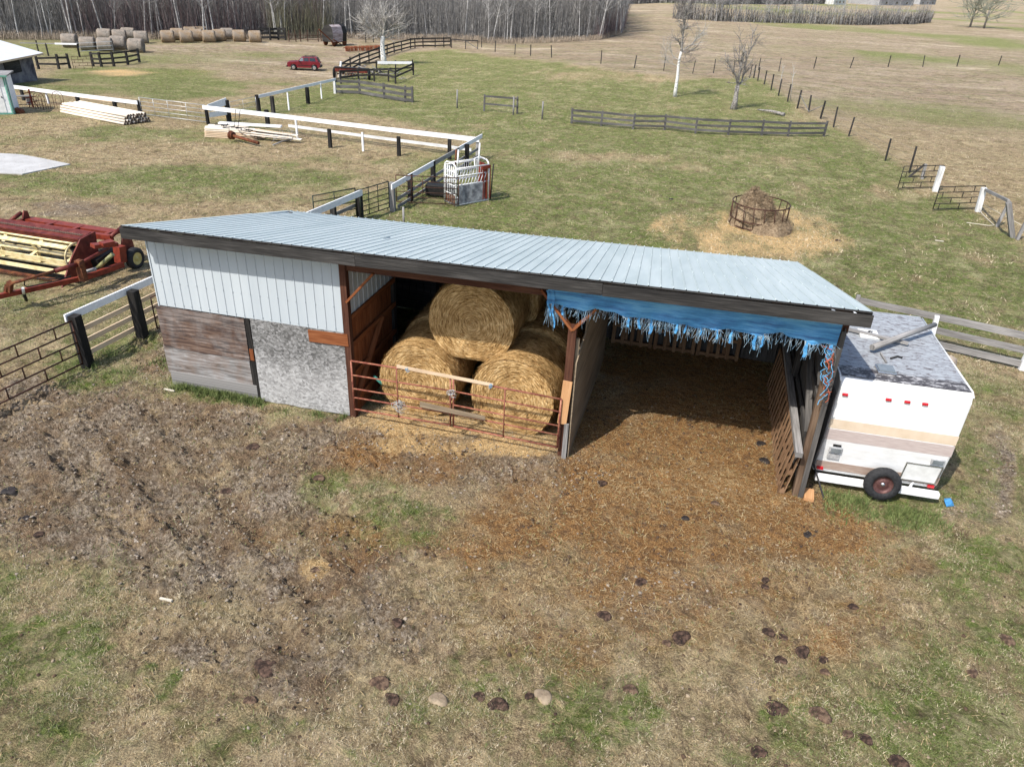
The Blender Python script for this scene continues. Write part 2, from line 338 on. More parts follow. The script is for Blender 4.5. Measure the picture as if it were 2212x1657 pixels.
nx,ny=len(xs),len(ys)
i=np.arange(nx-1)[None,:]+nx*np.arange(ny-1)[:,None]; i=i.ravel()
F=np.stack([i,i+1,i+nx+1,i+nx],1)
zo=zones(x,y); nearf=np.hypot(x-10,y)
def ground_mat():
    m,n,p=newmat('ground_soil_and_turf')
    def at(nm):
        a=n.nodes.new('ShaderNodeAttribute'); a.attribute_name=nm; return a.outputs['Fac']
    v=coord(n); N1=noise(n,v,.8,8,.72); N2=noise(n,v,11,7,.78,.3); N3=noise(n,v,38,6,.8,.4); N4=noise(n,v,2.7,8,.76,.6); N5=noise(n,v,5.5,8,.8,.5); NF=noise(n,coord(n,'Object',(.6,1.5,1)),.09,9,.74)
    def soft(nm,N,k=1.1,g=2.4):
        a=math_(n,'ADD',at(nm),math_(n,'MULTIPLY',math_(n,'SUBTRACT',N,.5),k)); return math_(n,'MULTIPLY_ADD',math_(n,'SUBTRACT',a,.5),g,.5,clamp=True)
    def sp(f,a,b): return ramp(n,f,[(a,(0,0,0)),(b,(1,1,1))])
    tan=ramp(n,N3,[(.34,(.085,.062,.036)),(.45,(.225,.175,.105)),(.54,(.40,.325,.20)),(.66,(.56,.48,.32))])
    dk=ramp(n,N3,[(.36,(.05,.036,.025)),(.52,(.15,.112,.075)),(.66,(.33,.26,.175))])
    tan=mix(n,sp(N5,.50,.60),tan,dk)
    tan=mix(n,sp(N4,.50,.62),tan,ramp(n,N3,[(.36,(.075,.075,.034)),(.52,(.185,.175,.085)),(.66,(.37,.335,.19))]))
    tan=mix(n,math_(n,'MULTIPLY',sp(N1,.50,.60),.35),tan,ramp(n,N2,[(.36,(.15,.105,.08)),(.62,(.40,.30,.23))]))
    far=ramp(n,NF,[(.38,(.12,.105,.07)),(.43,(.26,.215,.175)),(.47,(.17,.132,.11)),(.505,(.15,.155,.088)),(.53,(.30,.25,.205)),(.57,(.19,.155,.13)),(.62,(.38,.335,.27))])
    far=mix(n,math_(n,'MULTIPLY',sp(noise(n,coord(n,'Object',(1,1,1)),.9,8,.8),.40,.62),.55),far,tan); base=mix(n,at('far'),tan,far); farm=at('far')
    gr=ramp(n,N3,[(.34,(.030,.040,.011)),(.46,(.080,.118,.028)),(.56,(.15,.198,.056)),(.68,(.29,.29,.14))])
    g2=ramp(n,N2,[(.34,(.055,.062,.03)),(.5,(.14,.14,.07)),(.66,(.29,.27,.16))])
    gr=mix(n,sp(N4,.46,.60),gr,g2); gr=mix(n,math_(n,'MULTIPLY',sp(N5,.51,.60),.8),gr,ramp(n,N3,[(.38,(.16,.15,.08)),(.62,(.40,.36,.23))]))
    N6=noise(n,v,.42,10,.78,.4); N7=noise(n,coord(n,'Object',(1,1,1)),1.6,9,.8,.8)
    c=mix(n,soft('green',math_(n,'ADD',math_(n,'MULTIPLY',N5,.45),math_(n,'MULTIPLY',N7,.55)),2.2,2.0),base,gr)
    c=mix(n,1.0,c,ramp(n,N7,[(.37,(.50,.48,.47)),(.45,(.86,.85,.84)),(.54,(1.06,1.06,1.06))]),'MULTIPLY')
    c=mix(n,math_(n,'MULTIPLY',math_(n,'MULTIPLY',sp(N6,.50,.58),.28),math_(n,'SUBTRACT',1.0,math_(n,'MULTIPLY',farm,.7))),c,ramp(n,N7,[(.40,(.24,.21,.12)),(.60,(.56,.50,.34))]))
    md=ramp(n,N2,[(.34,(.032,.025,.018)),(.43,(.105,.085,.066)),(.50,(.23,.195,.158)),(.56,(.35,.305,.255)),(.66,(.48,.435,.37))])
    md=mix(n,sp(N1,.44,.58),md,ramp(n,N3,[(.36,(.06,.04,.026)),(.5,(.17,.123,.083)),(.64,(.34,.26,.18))]))
    md=mix(n,math_(n,'MULTIPLY',sp(N5,.50,.60),.7),md,ramp(n,N3,[(.38,(.035,.026,.02)),(.64,(.15,.12,.09))]))
    c=mix(n,soft('mud',N4,1.2,1.8),c,md)
    N8=noise(n,v,2.1,10,.85,1.2); near=math_(n,'SUBTRACT',1.0,at('far'),clamp=True)
    c=mix(n,math_(n,'MULTIPLY',math_(n,'MULTIPLY',sp(N8,.51,.58),.72),near),c,ramp(n,N2,[(.38,(.045,.033,.022)),(.52,(.12,.092,.062)),(.64,(.25,.20,.14))]))
    c=mix(n,math_(n,'MULTIPLY',math_(n,'MULTIPLY',sp(noise(n,v,1.3,10,.85,1.0),.54,.62),.6),near),c,ramp(n,N3,[(.38,(.24,.17,.10)),(.56,(.52,.42,.27))]))
    br=ramp(n,N3,[(.34,(.05,.022,.008)),(.45,(.165,.088,.036)),(.55,(.30,.18,.08)),(.66,(.50,.34,.175))])
    br=mix(n,sp(N5,.48,.60),br,ramp(n,N3,[(.34,(.055,.032,.02)),(.66,(.20,.125,.07))]))
    c=mix(n,soft('brown',math_(n,'ADD',math_(n,'MULTIPLY',N4,.6),math_(n,'MULTIPLY',N7,.4)),2.2,1.5),c,br)
    st=ramp(n,N3,[(.34,(.13,.075,.032)),(.46,(.40,.275,.135)),(.60,(.68,.52,.29))])
    c=mix(n,soft('straw',N5,1.5,2.0),c,st)
    c=mix(n,at('litter'),c,ramp(n,N1,[(.4,(.05,.045,.04)),(.6,(.13,.115,.10))]))
    c=mix(n,1.0,c,(1.60,1.51,1.38),'MULTIPLY')
    n.links.new(c,p.inputs['Base Color']); p.inputs['Roughness'].default_value=.95; p.inputs['Specular IOR Level'].default_value=.06
    hsum=math_(n,'ADD',math_(n,'ADD',math_(n,'MULTIPLY',N7,5.0),math_(n,'MULTIPLY',N3,.4)),math_(n,'ADD',N2,math_(n,'MULTIPLY',N5,1.5))); bump(n,p,hsum,1.0,.07)
    return m
GM=ground_mat()
gr_=fastmesh('ground',np.stack([x,y,z],1),F,GM,dict(mud=zo[0],green=zo[1],straw=zo[2],brown=zo[3],far=zo[5],litter=zo[6]),True)
tag(gr_,'churned pasture and yard ground of mud, dry grass and green turf','ground',kind='structure')
# raised concrete pad
mb=MB(); mb.slab([(q[0],q[1],-.02+float(hz(q[0],q[1]))) for q in SLABP],(0,0,1),.07)
tag(mb.build('concrete_pad',MT['concrete']),'pale concrete pad at the left edge of the yard','concrete pad',kind='structure')

# ---------------------------------------------------------------- blades, straw and clods (uncountable)
def blade_mat(name,c1,c2):
    m,n,p=newmat(name); n.links.new(ramp(n,noise(n,coord(n),7,3),[(.35,c1),(.65,c2)]),p.inputs['Base Color']); p.inputs['Roughness'].default_value=.7; p.inputs['Specular IOR Level'].default_value=.15; return m
BG=blade_mat('green_blades',(.075,.11,.032),(.19,.22,.08)); BD=blade_mat('dry_blades',(.34,.27,.165),(.64,.55,.39)); BS=blade_mat('golden_straw',(.28,.19,.09),(.56,.43,.24))
def sample(n,x0,x1,y0,y1): return rng.uniform(x0,x1,n),rng.uniform(y0,y1,n)
def visible(x,y,z):
    q=np.stack([x,y,z],1)-CAM; d=q@_d; u=1106+FPX*(q@RR)/d; v=828.5-FPX*(q@UU)/d
    return (d>1)&(u>-120)&(u<2330)&(v>-60)&(v<1760)
def blades(name,x,y,h,wd,lean,mat,label,cat,flat=False):
    k=len(x); z=gh(x,y); a=rng.uniform(0,2*np.pi,k); b=rng.uniform(0,2*np.pi,k)
    hh=h*rng.uniform(.5,1.3,k); ww=wd*rng.uniform(.6,1.3,k); ln=hh*lean*rng.uniform(.2,1.2,k)
    if flat:
        L=hh; dx,dy=np.cos(a),np.sin(a); tl=rng.uniform(-.25,.45,k); zz=z+rng.uniform(.004,.03,k)
        p0=np.stack([x-dx*L/2,y-dy*L/2,zz],1);p1=np.stack([x+dx*L/2,y+dy*L/2,zz+np.abs(tl)*L*.5],1)
        s=np.stack([-dy*ww/2,dx*ww/2,np.zeros(k)],1)
        V=np.stack([p0-s,p0+s,p1+s,p1-s],1).reshape(-1,3); F=np.arange(4*k).reshape(-1,4)
    else:
        s=np.stack([np.cos(a)*ww/2,np.sin(a)*ww/2,np.zeros(k)],1); p=np.stack([x,y,z-.005],1)
        t=p+np.stack([np.cos(b)*ln,np.sin(b)*ln,hh],1)
        V=np.stack([p-s,p+s,t],1).reshape(-1,3); F=np.arange(3*k).reshape(-1,3)
    o=fastmesh(name,V,F,mat); tag(o,label,cat,kind='stuff'); return o
def inshed(x,y): return (x>-.1)&(x<5)&(y>-.1)&(y<6.5)
def field(n,x0,x1,y0,y1):
    x,y=sample(n,x0,x1,y0,y1); ok=visible(x,y,hz(x,y))&~inshed(x,y)&~((x>15.4)&(x<18)&(y>.5)&(y<4.6)); x,y=x[ok],y[ok]; return x,y,zones(x,y)
x,y,zz=field(1100000,-9,24,-11,9); r=rng.random(len(x)); mud,green,straw,brown,past,far_,wd_,n1,n2=zz
cl=fbm(x*2.6,y*2.6,71,3)
k=(r<green*.9*ss(.38,.6,cl+.05)); blades('grass',x[k],y[k],.055,.011,.9,BG,'short green grass blades across the near pasture','grass')
dens=(1-mud*.9)*(1-np.clip(brown*1.2,0,1))*(1-green*.5)*(.35+1.3*ss(.42,.58,fbm(x*.9,y*.9,77,3))); k=(r>.2)&(r<.2+dens*.8*ss(.3,.58,cl))
blades('dry_grass',x[k],y[k],.042,.0075,1.6,BD,'flattened dry tan grass over the near ground','grass')
k=(r<(straw*.34+brown*.10+.012)*.6); blades('loose_straw',x[k],y[k],.11,.006,1,BS,'loose golden straw strewn in and before the shed','straw',True)
x,y,zz=field(900000,-60,60,8,75); r=rng.random(len(x)); mud,green,straw,brown,past,far_,wd_,n1,n2=zz; keep=rng.random(len(x))<np.clip(26/(y+8),.12,1)
cl=fbm(x*.9,y*.9,75,3)
k=keep&(r<green*.5); blades('grass_far',x[k],y[k],.08,.03,.8,BG,'green grass of the pasture behind the shed','grass')
k=keep&(r>.5)&(r<.5+.5*(1-green)*ss(.35,.6,cl)*(past*.9+.4)); blades('dry_grass_far',x[k],y[k],.10,.028,1.3,BD,'pale dry tussocks across the pasture and yard behind the shed','grass')
k=(r<straw*.35); blades('loose_straw_far',x[k],y[k],.2,.02,1,BS,'straw spread round the hay feeder','straw',True)
wx=np.concatenate([rng.uniform(.05,4.85,5200),rng.normal(-2.2,.5,1600),rng.normal(-.9,.5,1600),rng.uniform(15.7,18.2,2600)]); wy=np.concatenate([-.06-np.abs(rng.normal(0,.13,5200)),rng.normal(.3,.35,1600),rng.normal(1.1,.35,1600),.25-np.abs(rng.normal(0,.35,2600))])
kk=fbm(wx*1.3,wy*1.3,88,3)>.44; blades('weeds',wx[kk],wy[kk],.15,.016,.9,BG,'taller green weeds along the foot of the shed wall, posts and trailer','weeds')
# clods
ico=np.array([[0,0,1],[.894,0,.447],[.276,.851,.447],[-.724,.526,.447],[-.724,-.526,.447],[.276,-.851,.447],[.724,.526,-.447],[-.276,.851,-.447],[-.894,0,-.447],[-.276,-.851,-.447],[.724,-.526,-.447],[0,0,-1]])
icf=np.array([[0,1,2],[0,2,3],[0,3,4],[0,4,5],[0,5,1],[1,6,2],[2,7,3],[3,8,4],[4,9,5],[5,10,1],[6,7,2],[7,8,3],[8,9,4],[9,10,5],[10,6,1],[11,7,6],[11,8,7],[11,9,8],[11,10,9],[11,6,10]])
def clods(name,x,y,s,mat,label,cat):
    k=len(x); z=gh(x,y); s=s*rng.uniform(.35,1,k)**1.6
    V=ico[None]*rng.uniform(.65,1.2,(k,12,1))*(s[:,None,None])*np.array([1,1,.62])*rng.uniform(.7,1.3,(k,1,3))
    a=rng.uniform(0,6.28,k);c,sn=np.cos(a)[:,None],np.sin(a)[:,None]
    V=np.stack([V[...,0]*c-V[...,1]*sn,V[...,0]*sn+V[...,1]*c,V[...,2]],-1)+np.stack([x,y,z+s*.15],1)[:,None]
    F=(icf[None]+12*np.arange(k)[:,None,None]).reshape(-1,3)
    o=fastmesh(name,V.reshape(-1,3),F,mat); tag(o,label,cat,kind='stuff')
CM=simple('dried_mud_clods',(.10,.078,.058),(.22,.18,.14),3,.95,0,.4,c3=(.33,.28,.225)); CB=simple('brown_dung_crumbs',(.035,.022,.015),(.12,.075,.045),6,.95,0,.4)
CT=simple('tan_dry_clods',(.16,.12,.08),(.32,.25,.17),4,.95,0,.3)
x,y,zz=field(260000,-9,22,-11,4); r=rng.random(len(x)); q=fbm(x*1.7,y*1.7,81,3)
k=r<zz[0]*.17*ss(.35,.6,q); clods('mud_clods',x[k],y[k],.034,CM,'broken clods of dried grey mud','mud clods')
k=(r>.9)&(r<.9+(zz[0]*.3+zz[3]*.5+.08)*.10*ss(.42,.62,q)); clods('dung_crumbs',x[k],y[k],.042,CB,'dark crumbs of trampled dung and soil','dung')
k=(r>.8)&(r<.8+.035*ss(.44,.62,1-q)); clods('dry_clods',x[k],y[k],.032,CT,'small tan dried clods and chips over the near ground','clods')
# ---------------------------------------------------------------- the pole shed
X1,X2,X3,DD=4.94,10.06,15.13,6.35
shed=thing('pole_shed',(0,0,0),'three bay pole shed with pale steel roof, open front and patched lower left wall','shed')
FLc=np.array([-.04,-.51,4.26]);FRc=np.array([15.42,-.51,4.52]);BLc=np.array([-.38,6.92,2.52]);BRc=np.array([15.08,6.92,2.84])
def roofp(s,t,dz=0): p=(FLc*(1-s)+FRc*s)*(1-t)+(BLc*(1-s)+BRc*s)*t; p=p.copy(); p[2]+=dz; return p
prof=[]; nr=67
for i in range(nr):
    a=i/nr;b=1/nr
    prof+= [(a,0),(a+b*.87,0),(a+b*.91,.014),(a+b*.96,.014)]
prof.append((1,0))
mb=MB()
for t0,t1,dz in((0,.72,.008),(.712,1,.0)):
    R=[t0+(t1-t0)*k/6 for k in range(7)]
    vs=[roofp(s,t,d+dz) for t in R for s,d in prof]; k=len(prof)
    mb.add(vs,[(r*k+i,r*k+i+1,(r+1)*k+i+1,(r+1)*k+i) for r in range(6) for i in range(k-1)],None,False)
def sheetmat(name,c1,c2,st):
    m,n,p=newmat(name); v=coord(n,'Object',st); c=ramp(n,noise(n,v,.7,5,.6),[(.35,c1),(.65,c2)])
    d=ramp(n,noise(n,coord(n),9,5,.7),[(.60,(0,0,0)),(.75,(.5,.5,.5))]); c=mix(n,d,c,(.40,.41,.42))
    n.links.new(c,p.inputs['Base Color']); p.inputs['Roughness'].default_value=.38; p.inputs['Specular IOR Level'].default_value=.45
    bump(n,p,noise(n,v,.9,2),.12,.05); return m
MT['roof']=sheetmat('pale_blue_roof_steel',(.37,.43,.435),(.48,.535,.535),(3,.35,1)); MT['clad']=sheetmat('pale_wall_steel',(.40,.44,.465),(.455,.495,.515),(2,1,.3))
for i in range(1,nr,1):
    s=(i-.075)/nr
    for t in(.015,.36,.70,.985): mb.lathe(roofp(s,t,.012),(0,0,1),[(0,.017),(.02,.015),(.024,0)],6)
rf=mb.build('roof',MT['roof'],shed); rf.data.materials.append(simple('shaded_roof_rib',(.30,.35,.345),(.38,.43,.425),3,.5,0,b=0))  # rib side faces coloured darker, standing in for their thin shadow lines
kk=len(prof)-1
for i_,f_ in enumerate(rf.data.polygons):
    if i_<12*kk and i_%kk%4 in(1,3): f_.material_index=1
mb=MB(); up=(0,0,1)
a=roofp(0,0)+(0,-.02,-.165);b=roofp(1,0)+(0,-.02,-.165); m_=.47
def seg(k0,k1,dy=0,dz=0): mb.bar(a+(b-a)*k0+np.array((0,dy,dz)),a+(b-a)*k1+np.array((0,dy,dz)),.04,.235)
seg(-.001,.36);seg(.3605,.69,-.004,.004);seg(.6905,1.002,0,-.006)
mb.build('fascia_board',MT['wood_dark'],rf)
mb=MB()
mb.bar(roofp(0,0)+(0.0,0,-.012),roofp(1,0)+(0,0,-.012),.06,.012)
for s in(.0,1.): mb.bar(roofp(s,0.004,-.10),roofp(s,1,-.10),.04,.17)
mb.bar(roofp(0,1,-.11)+(0,-.04,0),roofp(1,1,-.11)+(0,-.04,0),.04,.15)
mb.build('roof_trim',MT['wood_dark'],rf)
mb=MB()
for k in range(26):
    s=(k+.5)/26; mb.bar(roofp(s,.01,-.15),roofp(s,.98,-.14),.04,.18)
for t in(.1,.3,.5,.7,.9): mb.bar(roofp(.002,t,-.035),roofp(.998,t,-.035),.09,.04)
mb.build('roof_framing',MT['wood_red'],shed)
mb=MB(); mb.bar((X1-.05,.03,3.86),(X3+.1,.03,3.99),.06,.30)
mb.build('header_beam',MT['wood_red'],shed)
# posts
MT['post_brown']=wood('old_brown_post',(.05,.032,.02),(.11,.07,.045),(.19,.13,.085))
def post(x,y,h,wd,m,x1=None): 
    q=MB();q.bar((x,y,-.1),((x if x1 is None else x1),y,h),wd,wd,(0,1,0)); return q.build('post',m,shed)
post(.12,.1,3.9,.14,MT['wood_dark'],.22);post(X1+.03,.02,3.95,.15,MT['wood_red'])
post(X2,.0,3.2,.17,MT['wood_red']);post(X3-.0,.02,4.0,.13,MT['post_brown'],X3-.08)
for x in(.12,2.4,X1,7.5,X2,12.5,X3-.05): post(x,DD-.1,2.7,.14,MT['wood_dark'])
post(X1+.02,2.6,3.5,.17,MT['wood_dark']);post(X3-.08,3.1,3.5,.14,MT['wood_dark'])
mb=MB()
mb.bar((X2,-.05,3.12),(9.36,-.05,3.92),.05,.13,(0,1,0)); mb.bar((X2,-.04,3.12),(10.5,-.04,3.66),.05,.12,(0,1,0))
mb.build('post_brace',MT['wood_rust'],shed)
mb=MB(); mb.bar((X1+.08,-.02,3.0),(X1+.75,-.02,3.75),.05,.14,(0,1,0)); mb.build('corner_brace',MT['wood_rust'],shed)
# ribbed steel sheets on vertical planes
def ribwall(p0,p1,z0a,z0b,z1a,z1b,out,pitch=.2286,sub=1,rib=.014):
    p0=np.array(p0,float);p1=np.array(p1,float);out=np.array(out,float);L=np.linalg.norm(p1-p0);n=max(1,int(L/pitch));q=[]
    for i in range(n):
        a=i/n;b=1/n;q+=[(a,0),(a+b*.82,0),(a+b*.88,rib),(a+b*.94,rib)]
    q.append((1,0)); vs=[];k=len(q)
    for j in range(2):
        for s,d in q:
            z=(z0a*(1-s)+z0b*s) if j==0 else (z1a*(1-s)+z1b*s)
            p=p0*(1-s)+p1*s+out*d; vs.append((p[0],p[1],z))
    m=MB(); m.add(vs,[(i,i+1,k+i+1,k+i) for i in range(k-1)]); return m
w0=ribwall((.12,-.02,0),(X1+.0,-.02,0),2.19,2.22,4.05,4.1,(0,-1,0)); mb=w0
for i in range(21):
    for z in(2.28,2.82,3.4,3.86): mb.box((.12+(i+.91)*(X1-.12)/21+.012*((i*7)%3-1),-.038,z+.01*((i*5)%3)),(.016,.016,.016))
wl=w0.build('steel_front_wall',MT['clad'],shed)
mb=MB(); mb.box((.115,-.01,3.1),(.03,.06,1.85)); mb.build('corner_trim',MT['clad'],wl)
ribwall((0.03,DD,0),(0.03,0.05,0),0,0,2.7,4.0,(-1,0,0)).build('steel_side_wall',MT['clad'],shed)
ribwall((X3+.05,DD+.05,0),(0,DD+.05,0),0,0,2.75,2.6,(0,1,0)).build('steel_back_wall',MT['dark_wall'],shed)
# lower front wall: old plywood, OSB and patch boards
def plymat(name,stops,ky=9,fk=.85):
    m,n,p=newmat(name); g=noise(n,coord(n,'Object',(.8,1,ky)),1.3,6,.62,1.2)
    c=ramp(n,g,stops); s=noise(n,coord(n,'Object',(1.2,1,.8)),1.6,5,.65)
    c=mix(n,ramp(n,s,[(.44,(0,0,0)),(.6,(fk,fk,fk))]),c,ramp(n,g,[(.4,(.13,.125,.12)),(.62,(.33,.325,.32))]))
    n.links.new(c,p.inputs['Base Color']);p.inputs['Roughness'].default_value=.9;bump(n,p,g,.5,.01);return m
PU=plymat('dark_brown_plywood',[(.34,(.022,.017,.016)),(.46,(.065,.036,.026)),(.56,(.13,.08,.055)),(.68,(.21,.15,.12))],12,.35)
PL=plymat('grey_bleached_plywood',[(.34,(.10,.075,.06)),(.48,(.19,.155,.135)),(.66,(.31,.285,.27))],9)
def jag(x0,x1,z0,z1,y,n=9,amp=.02,t=.02,m=None,zl=None):
    P=[]
    for k in range(n): P.append((x0+(x1-x0)*k/(n-1),y,z0+amp*(random.random()-.5)))
    for k in range(n): P.append((x1-(x1-x0)*k/(n-1),y,(z1 if zl is None else z1+(zl-z1)*k/(n-1))))
    m.slab(P,(0,1,0),t)
mb=MB(); jag(.02,2.36,1.07,2.17,-.035,12,.03,.018,mb); mb.build('upper_plywood_panel',PU,shed)
mb=MB(); jag(-.02,2.40,.36,1.10,-.012,12,.02,.018,mb); mb.build('lower_plywood_panel',PL,shed)
mb=MB(); jag(.04,2.44,.02,.40,-.030,12,.03,.018,mb); mb.build('bottom_board',MT['wood_grey'],shed)
mb=MB(); mb.bar((2.43,.0,-.02),(2.40,.0,2.2),.17,.03,(0,1,0)); mb.build('dark_stud',MT['wood_black'],shed)
mb=MB(); mb.bar((2.44,-.03,1.1),(2.44,-.03,1.4),.10,.02,(0,1,0)); mb.build('rusty_patch',MT['wood_rust'],shed)
def osbmat():
    m,n,p=newmat('weathered_flake_board'); vo=n.nodes.new('ShaderNodeTexVoronoi'); vo.inputs['Scale'].default_value=1
    cm=coord(n,'Object',(16,16,26)); nn=n.nodes.new('ShaderNodeTexNoise'); nn.inputs['Scale'].default_value=9; n.links.new(coord(n),nn.inputs[0])
    va=n.nodes.new('ShaderNodeVectorMath'); va.operation='MULTIPLY_ADD'; n.links.new(nn.outputs['Color'],va.inputs[0]); va.inputs[1].default_value=(1.8,1.8,3.0); n.links.new(cm,va.inputs[2]); n.links.new(va.outputs[0],vo.inputs['Vector'])
    f=math_(n,'ADD',math_(n,'MULTIPLY',noise(n,vo.outputs['Color'],3.7,0),.55),math_(n,'MULTIPLY',noise(n,coord(n),38,4,.8),.45))
    c1=ramp(n,f,[(.38,(.075,.073,.07)),(.5,(.15,.147,.14)),(.62,(.27,.265,.26))]); c2=ramp(n,f,[(.36,(.19,.185,.18)),(.5,(.31,.305,.295)),(.62,(.42,.415,.405))])
    sx=n.nodes.new('ShaderNodeSeparateXYZ'); n.links.new(coord(n),sx.inputs[0])
    zf=math_(n,'ADD',sx.outputs[2],math_(n,'MULTIPLY',noise(n,coord(n),1.1,5,.7),2.2))
    c=mix(n,ramp(n,math_(n,'MULTIPLY',zf,.25),[(.48,(1,1,1)),(.66,(0,0,0))]),c1,c2)
    n.links.new(c,p.inputs['Base Color']);p.inputs['Roughness'].default_value=.95;bump(n,p,f,.5,.01);return m
OSB=osbmat(); MT['osb']=OSB
mb=MB(); jag(2.53,X1+.03,.02,2.215,-.04,12,.03,.02,mb); mb.build('flake_board_panel',OSB,shed)
mb=MB(); mb.bar((4.02,-.065,2.03),(X1+.06,-.065,2.06),.02,.30); mb.build('rust_brown_board',MT['wood_rust'],shed)
# partition between first and middle bay
ribwall((X1+.06,2.55,0),(X1+.06,.1,0),2.55,2.62,3.7,4.0,(1,0,0)).build('steel_partition',MT['clad'],shed)
mb=MB()
for k in range(11): mb.bar((X1+.03,.12+k*.225,0),(X1+.03,.12+k*.225,2.58),.215,.02,(1,0,0))
mb.build('partition_boards',MT['wood_rust'],shed)
mb=MB()
for z in(.45,1.15,1.9,2.56): mb=MB(); mb.bar((X1+.09,.1,z),(X1+.09,2.6,z-.02),.05,.12); mb.build('girt',MT['wood_rust'],shed)
mb=MB()
mb.bar((X1+.12,.1,.5),(X1+.12,1.7,1.9),.05,.12,(1,0,0)); mb.build('wall_brace',MT['wood_rust'],shed)
# partition between hay bay and loafing bay
mb=MB()
P=[(10.20,-.10,0),(10.20,-.14,2.42),(10.22,.25,2.62),(10.25,2.2,3.05),(10.28,4.9,2.9),(10.28,4.9,0)]
mb.slab(P,(1,0,0),.025); mb.build('plywood_partition',MT['wood_tan'],shed)
mb=MB()
for y in(.05,1.6,3.2,4.8): mb.bar((10.15,y,0),(10.17,y,2.9),.09,.05,(0,1,0))
for z in(.5,1.5,2.4): mb.bar((10.16,.05,z),(10.2,4.85,z),.04,.1)
mb.build('partition_stud',MT['wood_tan'],shed)
mb=MB(); mb.bar((10.02,-.13,.88),(10.07,-.13,1.95),.20,.035,(0,1,0)); mb.build('orange_board',MT['wood_orange'],shed)
mb=MB(); mb.bar((10.13,-.14,-.02),(10.13,-.14,.9),.10,.04,(0,1,0)); mb.build('grey_kick_board',MT['wood_grey'],shed)
# right side wall
mb=MB()
for k in range(29): mb.bar((X3+.06,.05+k*.222,0),(X3+.06-.02,.05+k*.222,3.95-.2*k*.222),.21,.022,(1,0,0))
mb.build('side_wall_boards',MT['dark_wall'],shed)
mb=MB()
for z in(.4,1.3,2.2,2.9): mb=MB(); mb.bar((X3-.02,.1,z),(X3-.02,6.2,z-.02),.05,.13); mb.build('girt',MT['dark_wall'],shed)
mb=MB(); mb.bar((X3-.07,.15,1.5),(X3-.07,3.2,3.2),.05,.13,(1,0,0)); mb.build('wall_brace',MT['dark_wall'],shed)
mb=MB(); mb.bar((X3-.07,.15,2.6),(X3-.07,2.2,3.6),.05,.13,(1,0,0)); mb.build('wall_brace',MT['dark_wall'],shed)
mb=MB(); mb.bar((X3+.10,-.06,0),(X3+.02,-.06,3.9),.10,.03,(0,1,0)); mb.build('corner_board',MT['dark_wall'],shed)
mb=MB()
for k in range(66): mb.bar((10.3+k*.073,DD-.03,0),(10.3+k*.073,DD-.03,2.6),.066,.02,(0,1,0))
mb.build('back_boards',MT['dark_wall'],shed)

# ---------------------------------------------------------------- pallets lining the loafing bay
def pallet(loc,rz,lean,label,wd=1.2,h=1.15,root=None):
    t=thing('pallet',loc,label,'pallet','wooden pallets stood on edge inside the shed'); t.rotation_euler=(lean,0,rz)
    q=MB(); 
    for k in range(5): q.bar((-wd/2+.06+k*(wd-.12)/4,-.055,0),(-wd/2+.06+k*(wd-.12)/4,-.055,h),.10,.02,(0,1,0))
    q.build('front_slats',MT['wood_pallet'],t,loc=None)
    q=MB()
    for k in range(4): q.bar((-wd/2+.06+k*(wd-.12)/3,.055,0),(-wd/2+.06+k*(wd-.12)/3,.055,h),.1,.02,(0,1,0))
    q.build('back_slats',MT['wood_pallet'],t)
    for z in(.08,h/2,h-.08):
        q=MB(); q.bar((-wd/2,0,z),(wd/2,0,z),.088,.09); q.build('stringer',MT['wood_pallet'],t)
    for c in t.children: c.data.transform(Matrix.Translation(Vector(loc)))
    return t
Cc=cr(1550,780,2.1067); Tc=cr(2250,880,2.589)
base=G(*Cc(1600,1385)); 
for k,(y,l,lab) in enumerate([(.55,.13,'brown wooden pallet leaning on the right inner wall, nearest the open front'),(1.8,.10,'brown wooden pallet leaning on the right inner wall, second from the open front'),(3.05,.10,'brown wooden pallet leaning on the right inner wall, third from the open front'),(4.3,.10,'brown wooden pallet leaning on the right inner wall, farthest from the open front')]):
    pallet((14.82,y,0.0),-math.pi/2+.02,-l,lab)
for k,lab in enumerate(['brown wooden pallet against the back wall, beside the plywood partition','brown wooden pallet against the back wall, second from the partition','brown wooden pallet against the back wall, third from the partition']):
    pallet((10.95+1.23*k,6.12,0),0,-.06,lab)
mb=MB(); mb.bar((14.93,-.28,1.19),(14.97,5.6,1.30),.14,.11); o=mb.build('long_beam',MT['wood_grey']); tag(o,'long grey beam with lichen lying along the tops of the leaning pallets','beam')

